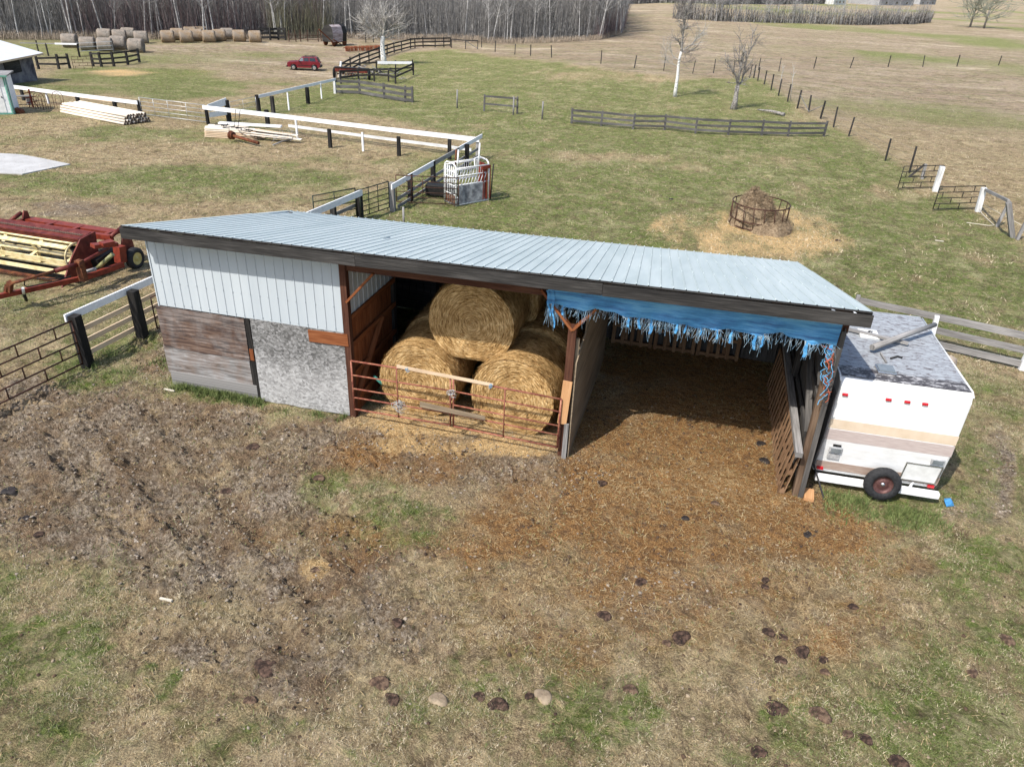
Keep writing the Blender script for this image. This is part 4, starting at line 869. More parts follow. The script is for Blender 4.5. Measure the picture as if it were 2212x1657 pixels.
fence('white_rail_fence','white railed fence with black posts behind the cattle chute, ending at the split grey post',
 [(g,hP,w_,m) for g,h,w_,m in P2],[([f2(-.03,hP-.07),f2(.30,hP-.08)],.05,.22,WW),([f2(.30,hP-.10),f2(.60,hP-.1)],.05,.22,WG),([f2(.60,hP-.08),f2(1.03,hP-.1)],.05,.24,WW),([f2(.02,.6),f2(.98,.5)],.04,.15,WG),([f2(.02,.2),f2(.98,.15)],.04,.14,WG)])
P3=[pf(c6,(1245,1092),(1235,880),.22,WB)]; g3=P3[0][0]; g4=G(*c6(1060,1180)); g5=g3+(g4-g3)*2.6; 
fence('white_rail_fence','white railed fence with black posts disappearing behind the shed roof',
 [(g3,P3[0][1],.22,WB),(g4,P3[0][1]*.97,.2,MT['wood_dark']),(g5,P3[0][1],.2,WB)],[([up(g3,P3[0][1]-.07)-of2,up(g5,P3[0][1]-.07)-of2],.05,.26,WW),([up(g3,.62)+of2,up(g5,.62)+of2],.04,.15,WG)])
# gates round the chute
a=g3+np.array((.1,-.15,0));b=gE+np.array((-.12,-.1,0))
tube_gate('stock_gate',a,b,(.18,.38,.58,.8,1.05,1.3),(.3,.62),MT['pipe_green'],'dark stock gate between the black post and split grey post behind the shed',r=.025,feet=True)
a=G(*c6(920,1160));b=g3+np.array((-.1,-.15,0))
tube_gate('stock_gate',a,b,(.2,.5,.8,1.1,1.35),(.5,),MT['pipe_green'],'dark green stock gate leaning along the fence just above the shed roof edge',r=.025)
a=G(*cs(262,790));b=G(*cs(1075,830))
tube_gate('stock_gate',a+np.array((.05,0,0)),b,(.12,.35,.58,.82,1.06,1.30),(.25,.43,.80),MT['pipe_brown'],'dark brown stock panel swung from the split grey post to the white cattle chute',r=.022,feet=True)
# upper left part
gS=P1[0][0]; k1=G(*c6(300,388)); k2=G(*c6(515,335)); k3=G(*c6(620,345)); ke=G(*c6(1062,185)); hk=1.25
dk=(ke-k2)/np.linalg.norm(ke-k2); ok_=np.array((dk[1],-dk[0],0))*.13
fence('white_rail_fence','short white board panel fence joining the long fence end to a black gate post',[(k1,1.35,.24,WB)],[([up(gS,hL-.15)+np.array((.1,.1,0)),up(k1,1.28)],.05,.42,WW),([up(gS,.55)+np.array((.1,.1,0)),up(k1,.6)],.05,.3,WW)])
tube_gate('stock_gate',k1+(k2-k1)*.08,k2-(k2-k1)*.06,(.3,.6,.9,1.2),(.5,),MT['pipe_galv'],'thin galvanised wire gate between two black posts beyond the lumber pile',r=.014)
PK=[(k2,1.3,.24,WB),(k3,1.3,.22,MT['wood_dark'])]
for bx,tx,m_,w_ in(((730,305),(718,158),WW,.09),((868,258),(855,125),WB,.24),((965,222),(948,100),WW,.09)): g=G(*c6(*bx)); PK.append((g,1.22,w_,m_))
PK.append((ke,1.25,.2,MT['paint_worn']))
fence('white_rail_fence','white railed fence with mixed posts climbing up to the grey board corral',PK,[([up(k2,1.2)+ok_,up(ke,1.18)+ok_],.05,.2,WW)])
# left fence by the lumber pile and the farm gate
m1=G(*cL(345,1060));m5=G(*cL(2030,1275)); m0=m1+(m1-m5)*.16; hm_=HT(m5,*cL(1995,1062)); 
PM=[(m1,hm_,.16,MT['wood_dark'])]+[(lambda g:(g,hm_-.05,w_,m_))(m1+(m5-m1)*s) for s,w_,m_ in((.22,.10,WW),(.49,.2,WB),(.80,.2,WB))]+[(m5,hm_+.02,.2,WB)]
fM=lambda s,h: up(m1+(m5-m1)*s,h)+np.array((.03,-.14,0))
fence('white_rail_fence','white railed fence passing behind the pile of pale poles at the left',PM,[([fM(-.22,hm_-.03),fM(.3,hm_-.08),fM(1.0,hm_-.1)],.05,.24,WW)])
tube_gate('farm_gate',m5+(gS-m5)*.02,m5+(gS-m5)*.985,(.12,.38,.64,.90,1.15),(.22,.44,.72),MT['pipe_galv'],'long galvanised farm gate between the pole pile and the lumber pile',r=.02)
# ---------------------------------------------------------------- far grey fences
def simple_fence(name,label,cf_,bases,tops,nr_,mat,wd=.11,rh=.14,h=None,group=None,hs=None,rails=True):
    gs=[G(*cf_(*b)) for b in bases]; hts=[HT(g,*cf_(*t)) for g,t in zip(gs,tops)]; H=h or float(np.median(hts))
    rl=[]
    for f in (hs or [.22,.55,.88])[:nr_]: rl.append(([up(g,H*(f+random.uniform(-.03,.03)),(0,-.08)) for g in gs],.045,rh,mat))
    return fence(name,label,[(g,H,wd,mat,(random.gauss(0,.04),random.gauss(0,.03))) for g in gs],rl if rails else [],group)
simple_fence('rail_fence','weathered grey three-rail fence standing alone across the green pasture',r3,[(483,1003),(720,1025),(978,1048),(1236,1055),(1485,1083),(1750,1098),(2020,1100),(2232,1110),(2524,1108)],[(490,865),(727,895),(995,915),(1262,930),(1503,945),(1772,983),(2030,995),(2236,1008),(2538,1030)],3,MT['wood_mid'],.15,.15)
simple_fence('rail_fence','short two-rail piece of grey fence left of the long pasture fence',c2,[(1986,905),(2255,925)],[(2003,765),(2268,790)],2,MT['wood_mid'],.12,.13,hs=[.45,.88])
for b_,t_,lab in(((1768,880),(1780,730),'lone grey post in the pasture, leftmost of the three before the short fence'),):
    g=G(*c2(*b_)); q=MB(); q.tube([g-np.array((0,0,.1)),up(g,HT(g,*c2(*t_)))],.06,7,jit=.1); tag(q.build('fence_post',WG),lab,'post')
for b_,t_,lab in(((10,935),(27,785),'lone grey post in the pasture just right of the short two-rail fence'),((244,972),(265,825),'lone grey post in the pasture just left of the long three-rail fence')):
    g=G(*r3(*b_)); q=MB(); q.tube([g-np.array((0,0,.1)),up(g,HT(g,*r3(*t_)))],.06,7,jit=.1); tag(q.build('fence_post',WG),lab,'post')
g=G(*cs(368,1090)); q=MB(); q.tube([g-np.array((0,0,.1)),up(g,.85)],.045,7); tag(q.build('fence_post',WG),'short pale stake standing just above the shed roof edge, left of the chute','post')
# wire fences
def wire_fence(label,pts,H,nw=3,wd=.10,mat=WD):
    gs=pts; rl=[([up(g,H*f) for g in gs],.010,.010,MT['wire']) for f in (.35,.65,.92)[:nw]]
    return fence('wire_fence',label,[(g,H*random.uniform(.92,1.08),wd*random.uniform(.8,1.2),mat,(random.gauss(0,.07),random.gauss(0,.05))) for g in gs],rl)
W1=[G(*c2(x,y)) for x,y in((1965,388),(2075,425),)]+[G(*r3(x,y)) for x,y in((22,445),(150,455),(322,470),(720,520),(990,555),(1228,577),(1462,600),(1632,597))]
W1e=W1+[G(*r3(1790,600)),G(*r3(1925,635))]
wire_fence('barbed wire fence along the far edge of the pasture, below the aspen wood',W1e,1.35)
W2=[G(*r4(x,y)) for x,y in((60,572),(226,582),(508,560),(802,556),(1110,548),(1392,546),(1668,542),(2005,533))]; W2+= [W2[-1]+(W2[-1]-W2[-2])*k for k in(1,2,3)]
wire_fence('barbed wire fence running to the right between the two tan fields',W2,1.35)
W3_=[G(*r4(x,y)) for x,y in((22,637),(55,658),(107,688),(163,732),(222,780),(296,826),(375,882),(468,908),(562,965),(668,1035),(790,1108))]+[G(*cg(215,155)),G(*cg(560,330))]
wire_fence('wire fence coming down the slope beside the trodden track to the open field gates',W3_,1.4,3,.12)
q=MB(); a=up(W3_[6],1.1);b=up(W3_[8],1.0); q.tube([a,(a+b)/2+np.array((0,0,-.9)),b],.03,5); tag(q.build('bent_pole',WG),'bent grey pole sagging across the sloping wire fence','pole')
# right-hand field gates
def gate4(BL,BR,TL_,lab): a=G(*BL);b=G(*BR);h=HT(a,*TL_); b[2]=a[2]=max(a[2],b[2]); return brick_gate((a[0],a[1],a[2]+.08),(b[0],b[1],b[2]+.08),h-.08,lab,MT['black'],4,.022,2)
gg1=gate4(cg(385,580),cg(958,556),cg(455,240),'farther of the two black pipe gates standing open at the right edge of the pasture')
gg2=gate4(cg(890,885),cg(1540,858),cg(985,538),'nearer of the two black pipe gates at the right edge of the pasture')
def lpost(cf_,b_,t_,w_,mat,lab,name='gate_post'):
    g=G(*cf_(*b_)); p=AP(*cf_(*t_),g); q=MB(); q.bar(g-np.array((0,0,.1)),p,w_,w_,(0,1,0)); return tag(q.build(name,mat),lab,'post')
lpost(cg,(925,600),(1040,240),.24,MT['paint_worn'],'broad white post carrying the farther black gate')
lpost(cg,(740,420),(800,205),.14,WG,'dark leaning post behind the farther black gate'); lpost(cg,(545,380),(790,205),.10,MT['wood_dark'],'dark diagonal brace pole behind the farther black gate','brace_pole')
lpost(cg,(1545,890),(1640,545),.22,MT['paint_worn'],'white post carrying the nearer black gate')
lpost(cg,(2060,1265),(1990,755),.20,WG,'tall grey post at the right edge with a brace on its left')
lpost(cg,(1815,1100),(1975,800),.11,WG,'round grey brace pole leaning against the tall grey post','brace_pole')
lpost(cg,(2110,1290),(2240,1040),.12,WG,'round grey brace pole rising to the right edge of the photo','brace_pole')
ga=G(*cg(1545,890));gb=G(*cg(2060,1265)); q=MB(); q.bar(AP(*cg(1650,570),ga),AP(*cg(1990,735),gb),.1,.12); tag(q.build('brace_rail',WG),'grey horizontal rail between the white gate post and the tall grey post','rail')
q=MB(); q.tube([AP(*cg(1620,780),ga),AP(*cg(2200,1095),gb),AP(*cg(2400,1200),gb)],.012,4); q.tube([AP(*cg(1570,820),ga)]+[G(*cg(x,y))+np.array((0,0,.05)) for x,y in((1600,930),(1690,1020),(1780,1100),(1700,1105),(1560,1085),(1380,1062))],.018,4); tag(q.build('rope',MT['twine_pale']),'pale rope trailing from the white gate post over the grass','rope')
# plank fence behind the trailer
f0=G(*cT(1185,430+20)); gb_=G(*cT(2180,675)); h0_=HT(f0,*cT(1275,95)); dF=(gb_-f0); 
fence('plank_fence','grey plank fence with white posts running right from behind the trailer',[(f0,h0_,.13,MT['paint_white'],tuple((AP(*cT(1275,95),f0)-f0)[:2])),(gb_,1.25,.14,MT['paint_white']),(f0-dF*.95,1.2,.12,WG)],[([up(f0-dF*.95,h),up(f0,h,(0,.0)),up(gb_,h-.02),up(gb_+dF,h)],.04,.2,WG) for h in(.20,.62,1.04)])
# ---------------------------------------------------------------- corral
def bx(*p): return G(*cb(*p))
cbase=[(175,770),(310,690),(440,620),(560,575),(700,520),(800,480),(900,445),(1000,420),(1120,385),(1180,378),(1290,372),(1450,368),(1570,366),(1655,362)]
gs=[bx(*p) for p in cbase]; hC=1.25
fence('corral_fence','curved dark board corral fence sweeping past the bare tree toward the wood',[(g,hC*random.uniform(.95,1.15),.12,WD,(random.gauss(0,.04),0)) for g in gs],[([up(g,hC*f,(0,-.07)) for g in gs],.05,.17,WD) for f in(.2,.58,.93)])
gs=[bx(*p) for p in((1672,375),(1862,392),(2025,395))]
fence('rail_fence','single-rail dark fence with a diagonal brace continuing right of the curved corral',[(g,1.15,.10,WD) for g in gs],[([up(g,1.12) for g in gs],.07,.13,WD),([up(gs[1],1.05),up(gs[2],.1)],.05,.08,WG)])
def pen(label,bases,tops,mat,hs,rh=.2,H=None,wd=.16):
    return simple_fence('pen_fence',label,cb,bases,tops,len(hs),mat,wd,rh,H,None,hs)
pen('rough grey board pen fence at the front of the corral',[(95,990),(435,1000),(765,1060),(1045,1105),(1145,1112)],[(95,805),(435,840),(760,850),(1045,885),(1140,860)],MT['wood_mid'],[.15,.5,.85],.24)
pen('dark two-rail pen fence crossing the middle of the corral',[(180,860),(420,840),(630,830),(820,830),(915,860),(1155,745)],[(180,760),(420,720),(640,700),(820,690),(925,600),(1150,600)],WD,[.5,.9],.17,1.2,.13)
pen('dark back pen fence of the corral junk corner',[(200,730),(430,720),(665,705),(920,700),(1150,690)],[(200,640),(430,630),(665,610),(925,590),(1150,590)],WD,[.3,.85],.14,1.15,.12)
a=bx(680,720);b=bx(1140,715); q=MB(); q.bar(up(a,1.05),up(b,1.0),.05,.26); tag(q.build('white_board',WW),'long white board across the back of the small corral pen','board')
a=bx(160,770); q=MB(); q.bar(a,AP(*cb(180,560),a),.16,.16,(0,1,0)); tag(q.build('white_post',WW),'white corner post at the left end of the curved corral','post')
# junk in the pen
def junk(name,label,cat,g,f,ax_=None): t=thing(name,g,label,cat); f(t,g); return t
def drill(t,g):
    e=np.array((.97,.2,0)); n_=np.array((-.2,.97,0))
    q=MB(); q.bar(up(g,.85)-e*1.6,up(g,.85)+e*1.6,.45,.38); q.build('hopper',MT['red_paint'],t)
    q=MB(); q.bar(up(g,1.07)-e*1.7,up(g,1.05)+e*1.7,.6,.04); q.build('lid',MT['black'],t)
    for s in(-1,1):
        q=MB(); q.lathe(up(g,.5)+e*s*1.75,e,[(-.04,.0),(-.04,.5),(.04,.5),(.04,0)],20); q.build('wheel',MT['rubber'],t)
    for k in range(12):
        q=MB(); q.tube([up(g,.68)+e*(-1.5+k*.27),up(g,.08)+e*(-1.5+k*.27)-n_*.3],.03,5); q.build('seed_tube',MT['wood_grey'],t)
    q=MB(); q.bar(up(g,.45)-e*1.5,up(g,.45)+e*1.5,.1,.1); q.bar(up(g,.45),up(g,.4)-n_*1.7,.08,.08); q.build('frame',MT['rust'],t)
junk('seed_drill','old dark red seed drill with black lid rusting inside the corral','farm implement',bx(330,800),drill)
def tinepile(t,g):
    for k in range(26):
        a=g+np.array((rng.uniform(-1.8,1.8),rng.uniform(-.7,.7),rng.uniform(.1,.9)));q=MB();q.bar(a,a+np.array((rng.uniform(-1,1),rng.uniform(-.5,.5),rng.uniform(-.4,.3))),.07,.07)
        q.build('board',MT['wood_grey'] if k%3 else MT['wood_dark'],t)
junk('scrap_heap','jumbled heap of grey boards and scrap stored in the middle of the corral pen','scrap heap',bx(760,790),tinepile)
junk('scrap_heap','dark heap of broken boards just right of the old seed drill','scrap heap',bx(560,760),tinepile)
# old cloth-and-wood covered machine
g0=G(*cC(1470,455));g1_=G(*cC(1740,430)); e=(g1_-g0);Lw=np.linalg.norm(e[:2])*.92;e=np.array((e[0],e[1],0));e/=np.linalg.norm(e);n_=np.array((-e[1],e[0],0))*.85
HMc=HT(g0,*cC(1470,95))
t=thing('old_grain_machine',g0,'derelict grey wooden threshing machine with curved top and dark open end behind the corral','farm machine')
arc=[(-.1,.55),(-.25,HMc*.62),(.0,HMc*.93),(.5,HMc*1.02),(1.5,HMc*.97),(2.1,HMc*.7),(2.1,.5)]
q=MB(); s0,s1=.15,Lw*.72
pts0=[g0+e*s0+n_*a+np.array((0,0,z)) for a,z in arc];pts1=[g0+e*s1+n_*a+np.array((0,0,z)) for a,z in arc]; k=len(arc)
q.add(pts0+pts1,[(i,k+i,k+i+1,i+1) for i in range(k-1)]); q.build('curved_cover',simple('mauve_grey_weathered_cover',(.15,.11,.11),(.30,.25,.25),2,.85,st=(.6,.6,7),c3=(.40,.36,.36)),t)
q=MB(); q.add(pts0,[tuple(range(k))]); q.build('left_end',MT['wood_dark'],t)
q=MB(); pe=[g0+e*Lw+n_*a*.9+np.array((0,0,z)) for a,z in arc]; q.add(pts1+pe,[(i,k+i,k+i+1,i+1) for i in range(k-1)]); q.add(pe,[tuple(range(k))[::-1]]); q.build('open_end',MT['black'],t)
for s in(.2,.9):
    for dy in(.1,1.9):
        q=MB(); c0=g0+e*Lw*s+n_*dy+np.array((0,0,.42)); q.lathe(c0,n_,[(-.05,0),(-.05,.42),(.05,.42),(.05,0)],16); q.build('iron_wheel',MT['rust'],t)
q=MB(); q.bar(g0+np.array((0,0,.6)),g0+e*Lw+np.array((0,0,.55)),.15,.2); q.bar(g0+e*.1-n_*.3+np.array((0,0,.9)),g0+e*1.5-n_*.3+np.array((0,0,.25)),.1,.1); q.bar(g0+np.array((0,0,.7)),g0-e*2.2+np.array((0,0,2.2)),.1,.12); q.build('undercarriage',MT['rust'],t)
# rusty harrow sections
a=G(*cC(1660,545));b=G(*cr(960,60,4.608)(700,415)); d=(b-a)/np.linalg.norm(b-a); Lh=np.linalg.norm(b-a)
t=thing('harrow',(a+b)/2,'long row of rusty orange harrow sections lying in the grass between machine and corral','farm implement'); HR=simple('orange_rust',(.20,.06,.03),(.38,.13,.06),8,.8)
for k in range(9):
    q=MB(); s=k*Lh/9
    for r_ in range(5): q.bar(up(a+d*s,.45+.05*math.sin(k+r_),(0,r_*.28)),up(a+d*(s+Lh/9*.9),.45+.06*math.cos(k*2+r_),(0,r_*.28)),.04,.05)
    for r_ in range(26): x_=random.random()*Lh/9; y_=random.random()*1.2; q.bar(up(a+d*(s+x_),.62,(0,y_)),up(a+d*(s+x_),.05,(.04,y_)),.03,.03,(0,1,0))
    q.build('harrow_section',HR,t)
# dark wagon, rusty tractor frame and panels by the wood
c9=cC
g=G(*c9(340,235)); e=np.array((.8,.6,0));n_=np.array((-.6,.8,0))
t=thing('scrap_tractor',g,'dark maroon scrap tractor parked at the foot of the wood behind the bales','tractor')
q=MB(); q.bar(up(g,1.5)-e*2,up(g,1.45)+e*.3,.9,.8); q.build('bonnet',MT['red_paint'],t)
q=MB(); q.bar(up(g,1.6)+e*.4,up(g,1.6)+e*2,1.2,1.1); q.build('cab',MT['black'],t)
for s,r_ in((-1.7,.6),(1.4,.8)):
    for sd in(-.8,.8):
        q=MB(); q.lathe(up(g,r_)+e*s+n_*sd,n_,[(-.15,0),(-.15,r_*.9),(0,r_),(.15,r_*.9),(.15,0)],18); q.build('wheel',MT['rubber'],t)
simple_fence('panel_fence','dark board windbreak panels beside the last tan bale',c9,[(262,345),(420,345),(560,340),(680,345)],[(262,220),(420,220),(560,205),(680,190)],3,WD,.2,.3,1.6)
simple_fence('rail_fence','low pole fence before the wood, between the dark panels and the old machine',c9,[(740,370),(860,372),(940,365),(1060,372),(1240,372),(1290,360)],[(740,250),(860,250),(925,150),(1060,250),(1235,210),(1280,200)],2,MT['pipe_brown'],.09,.06,1.5)
simple_fence('rail_fence','grey wire fence right of the old machine in front of the wood',c9,[(1870,290),(2050,385),(2180,380)],[(1855,170),(2045,230),(2180,260)],1,WD,.10,.03,1.6)
# top-left corral
simple_fence('rail_fence','dark three-rail fence right of the little brick-pattern gate at the upper left',cL,[(1345,570),(1465,575),(1645,570),(1845,545),(2010,510)],[(1310,300),(1430,400),(1610,370),(1785,320),(1950,240)],3,WD,.2,.17,1.35)
simple_fence('rail_fence','dark two-rail fence left of the little brick-pattern gate at the upper left',cL,[(560,610),(850,610),(1010,600)],[(520,400),(800,310),(970,300)],2,WD,.18,.18,1.35,hs=[.35,.75])
a=G(*cL(1065,612));b=G(*cL(1335,600)); brick_gate(a,b,1.15,'little brown brick-pattern pipe gate between the two dark fences at the upper left',MT['pipe_brown'],4,.022,2)
a=G(*cL(700,420));b=G(*cL(1150,435)); fence('rail_fence','fence with a white pole rail in front of the grey bales at the upper left',[(a,1.3,.12,WD),(b,1.3,.14,WB),(G(*cL(570,415)),1.5,.10,WD),(G(*cL(1690,310)),1.0,.18,WB)],[([up(a,1.2)+(a-b)*.8,up(a,1.25)+(b-a)*.3],.1,.1,WG),([up(a,1.25)+(b-a)*.3,up(b,1.28)],.12,.16,WW)])
a=G(*cL(1150,400));b=G(*cL(1640,370)); wf=fence('wire_fence','pale wires strung in front of the grey bales',[(a,1.3,.05,WG),(b,1.2,.05,WG)],[([up(a,h),up(b,h)],.035,.035,MT['paint_white']) for h in(.35,.75,1.15)])
# ---------------------------------------------------------------- field bales
FB=[]
for k in range(3):
    V,F=balegeo(.76,1.55,0,20+k,.06); me=fastmesh('tmp',V-np.array((0,.78,0)),F,[HAYG,HAYG,HAYT][k],None,True); FB.append(me.data); D.objects.remove(me)
meT=FB[2]
def fbale(cf_,b_,kind,rz,label,s=1.0):
    g=G(*cf_(*b_)); o=D.objects.new('hay_bale',FB[kind]); C.objects.link(o); o.location=(g[0],g[1]+.5,g[2]+.68*s); o.rotation_euler=(0,0,rz); o.scale=(s,)*3
    tag(o,label,'hay bale','old round hay bales lined up before the wood'); return o
gl_=[((1000,300),0,'grey weathered hay bale, leftmost of the field bales'),((1260,345),1,'grey weathered hay bale with pink cast, second from the left'),((1510,210),0,'grey hay bale behind the third from the left, upper of that pair'),((1510,355),1,'grey hay bale before the upper pair, third from left in the front row'),((1720,220),1,'tan grey hay bale at the back, left of the rearmost one'),((1850,190),0,'rearmost grey hay bale of the left group'),((1700,330),0,'grey hay bale mostly hidden behind the black fence post, fourth in the front row'),((2030,240),1,'grey hay bale with a dark end, last in the back row of the left group'),((1960,370),0,'grey hay bale nearest the camera at the right front of the left group')]
for b_,kd,lab in gl_: fbale(cL,(b_[0]-20,b_[1]),kd,-1.05+random.uniform(-.1,.1),lab)
tl_=[((1345,350),'first tan hay bale from the left in the right-hand row'),((1425,330),'tan hay bale peeking out behind the first gap of the right-hand row'),((1495,350),'second big tan hay bale of the right-hand row'),((1530,315),'tan hay bale at the back, above the second bale of the right-hand row'),((1580,338),'dark-ended hay bale squeezed behind the second bale of the right-hand row'),((1620,312),'rearmost tan hay bale of the right-hand row'),((1680,348),'third big tan hay bale in the front of the right-hand row'),((1765,338),'tan hay bale just behind the third big one'),((1830,325),'grey-tan hay bale before the gap in the right-hand row'),((1925,342),'fourth big tan hay bale, second from the right end'),((2055,348),'last tan hay bale at the right end of the row, slightly apart')]
for b_,lab in tl_: fbale(c1,b_,2 if 'grey' not in lab else 1,-.95+random.uniform(-.08,.08),lab)
# ---------------------------------------------------------------- hay feeder
fc=(G(*cf(290,345))+G(*cf(668,372)))/2+np.array((.02,.15,0)); fr=1.22; fh=1.0
t=thing('hay_feeder',fc,'round brown pipe hay feeder ring in the pasture, half full of trampled hay','hay feeder')
def ring(z,r=.028):
    q=MB(); q.tube([fc+np.array((fr*math.cos(a),fr*math.sin(a),z)) for a in np.linspace(0,2*math.pi,41)],r,6,False); return q
for z,nm in((fh,'top_ring'),(.08,'bottom_ring'),(.36,'middle_ring')): ring(z).build(nm,MT['pipe_brown'],t)
for k in range(17):
    a=2*math.pi*k/17; q=MB(); q.tube([fc+np.array((fr*math.cos(a),fr*math.sin(a),fh)),fc+np.array((fr*math.cos(a+.08),fr*math.sin(a+.08),.08))],.022,6); q.build('slant_bar',MT['pipe_brown'],t)
def haymound(c,rx,ry,h,n,seed,mat,name,label,sharp=1.0,lump=.25):
    g=np.random.default_rng(seed); V=[];F=[]; na,nr_=48,16
    for i in range(nr_+1):
        for k in range(na):
            r=i/nr_;a=2*math.pi*k/na; w_=1+.25*(fbm(np.array([math.cos(a)*1.5+seed]),np.array([math.sin(a)*1.5]),seed,2)[0]-.5)*2
            z=h*(1-r**(2*sharp))**.8*(1+lump*2*(fbm(np.array([r*math.cos(a)*3+seed]),np.array([r*math.sin(a)*3]),seed+5,3)[0]-.5)) if r<1 else -.03
            V.append((r*rx*w_*math.cos(a),r*ry*w_*math.sin(a),z))
    for i in range(nr_):
        for k in range(na): a_=i*na+k;b_=i*na+(k+1)%na;F+=[(a_,a_+na,b_+na),(a_,b_+na,b_)]
    V=np.array(V); idx=g.integers(0,na*nr_,n); P=V[idx]+g.normal(0,.03,(n,3)); dr=g.normal(0,1,(n,3))*np.array((1,1,.5)); dr/=np.linalg.norm(dr,axis=1)[:,None]; dr*=g.uniform(.08,.25,n)[:,None]
    wv=np.cross(dr,g.normal(0,1,(n,3)));wv/=np.linalg.norm(wv,axis=1)[:,None]+1e-9;wv*=.008
    VS=np.stack([P-wv,P+wv,P+dr+np.array((0,0,.02))],1).reshape(-1,3); F=np.vstack([np.array(F),len(V)+np.arange(3*n).reshape(-1,3)]);V=np.vstack([V,VS])
    o=fastmesh(name,V,F,mat); o.location=c; return o
HAYB=haymat('dull_brown_hay',(.10,.07,.042),(.24,.175,.11),(.38,.295,.195))
o=haymound(fc+np.array((-.18,.0,0)),1.0,.95,1.5,9000,41,HAYB,'hay_heap','',1.1,.5); tag(o,'torn brown hay bale remains heaped inside the feeder ring','hay heap')
o=haymound(fc+np.array((.5,-.35,0)),1.1,1.15,.75,6000,42,HAYB,'hay_heap','',.8,.5); tag(o,'low trodden hay spilling to the right side of the feeder ring','hay heap')
# ---------------------------------------------------------------- cattle squeeze chute
s0=G(*cs(885,760));s1=G(*cs(1045,825));s2=G(*cs(1460,755)); 
u1=(s2-s1);Lc=np.linalg.norm(u1[:2]);u1=u1/Lc;u2=np.array((-u1[1],u1[0],0)); Wc=abs(np.dot(s0-s1,u2)); Wc=max(.85,min(1.1,Wc)); Hc=HT(s1,*cs(1075,280))
t=thing('cattle_chute',s1,'white tubular cattle squeeze chute with red head gate and grey lower side panel','cattle chute'); PW=MT['pipe_white']
f=lambda a,b,z: s1+u1*a+u2*b+np.array((0,0,z))
def arch(a0,a1,b0,b1,h,r=.035):
    q=MB(); P=[]
    for s,z in((0,0),(0,.85*h),(.06,.94*h),(.2,.99*h),(.5,h),(.8,.99*h),(.94,.94*h),(1,.85*h),(1,0)): P.append(f(a0+(a1-a0)*s,b0+(b1-b0)*s,z))
    q.tube(P,r,8); return q
arch(0,0,0,Wc,Hc).build('end_arch',PW,t); arch(Lc,Lc,0,Wc,Hc*1.0).build('end_arch',PW,t)
for b in(0,Wc):
    for z in(.08,.95,Hc*.72,Hc*.90): q=MB();q.tube([f(0,b,z),f(Lc,b,z)],.03,6);q.build('side_rail',PW,t)
    for k in range(9):
        q=MB(); a=.15+k*(Lc*.78/8); q.tube([f(a-.05,b,.95),f(a+.10,b,Hc*.72)],.02,6); q.build('slanted_bar',PW,t)
    for k in range(12):
        q=MB(); a=.1+k*(Lc*.75/11); q.tube([f(a,b,Hc*.72),f(a,b,Hc*.9)],.013,5); q.build('short_bar',PW,t)
for k in range(6):
    q=MB(); b=Wc*(k+.5)/6; q.tube([f(0,b,.1),f(0,b,Hc*.92)],.02,6); q.build('end_bar',PW,t)
for z in(.5,.9,1.25,1.5): q=MB(); q.tube([f(0,0,z),f(0,Wc,z)],.022,6); q.build('end_cross_bar',PW,t)
q=MB(); q.slab([f(.08,-.02,.12),f(Lc*.85,-.02,.12),f(Lc*.85,-.02,.93),f(.08,-.02,.93)],tuple(-u2),.02); q.build('lower_side_panel',simple('scuffed_grey_rubber_panel',(.12,.12,.13),(.24,.24,.25),4,.7,c3=(.42,.42,.42)),t)
q=MB(); q.slab([f(.0,Wc*.1,.1),f(.0,Wc*.9,.1),f(.0,Wc*.9,.45),f(.0,Wc*.1,.45)],tuple(u1),.02); q.build('tail_panel',MT['rust'],t)
for a in(Lc*.82,Lc*.93,Lc*1.03):
    q=MB(); q.bar(f(a,.02,.15),f(a,.04,Hc*.88),.14,.06,tuple(u1)); q.build('red_head_gate_bar',MT['red_bright'],t)
q=MB(); q.bar(f(Lc*.78,-.03,Hc*.84),f(Lc*1.03,-.03,Hc*.86),.05,.14); q.bar(f(Lc*.98,.5,.2),f(Lc*.98,.5,Hc*.9),.5,.05,tuple(u1)); q.build('red_head_gate',MT['red_bright'],t)
q=MB(); q.tube([f(Lc*1.05,-.05,.1),f(Lc*1.12,-.05,Hc*.9)],.03,6); q.build('dark_latch_bar',MT['black'],t)
for (a,b,h2) in((.25,Wc*.3,Hc+.55),(.32,Wc*.6,Hc+.5),(Lc*.75,.2,Hc+.75)):
    q=MB(); q.tube([f(a,b,Hc*.85),f(a+.05,b,h2)],.035,6); q.build('lever',PW if b<Wc*.5 else MT['rust'],t)
q=MB(); q.tube([f(Lc*.6,.1,Hc*.9),f(Lc*.7,.4,Hc*1.02),f(Lc*.9,.5,Hc*1.05),f(Lc*.98,.3,Hc*.98)],.03,6); q.tube([f(0,Wc*.5,Hc),f(Lc*.5,Wc*.5,Hc),f(Lc,Wc*.5,Hc)],.03,6); q.build('top_bar',PW,t)
q=MB(); q.bar(f(0,Wc/2,.05),f(Lc,Wc/2,.05),Wc,.06); q.build('floor',MT['wood_grey'],t)
a=G(*cs(760,700)); q=MB(); q.bar(a+np.array((-.45,.2,.3)),a+np.array((1.0,.35,.3)),.5,.5); o=q.build('dark_trough',MT['black'],bevel=.04); tag(o,'dark plastic trough lying behind the stock panel, left of the white chute','trough')
# ---------------------------------------------------------------- red SUV
A1=G(*cC(775,855));B1=G(*cC(1320,862)); e=(B1-A1);Lc_=np.linalg.norm(e[:2]); e=e/Lc_; e[2]=0; CL=Lc_*1.04; n_=np.array((-e[1],e[0],0)); sc=CL/4.2
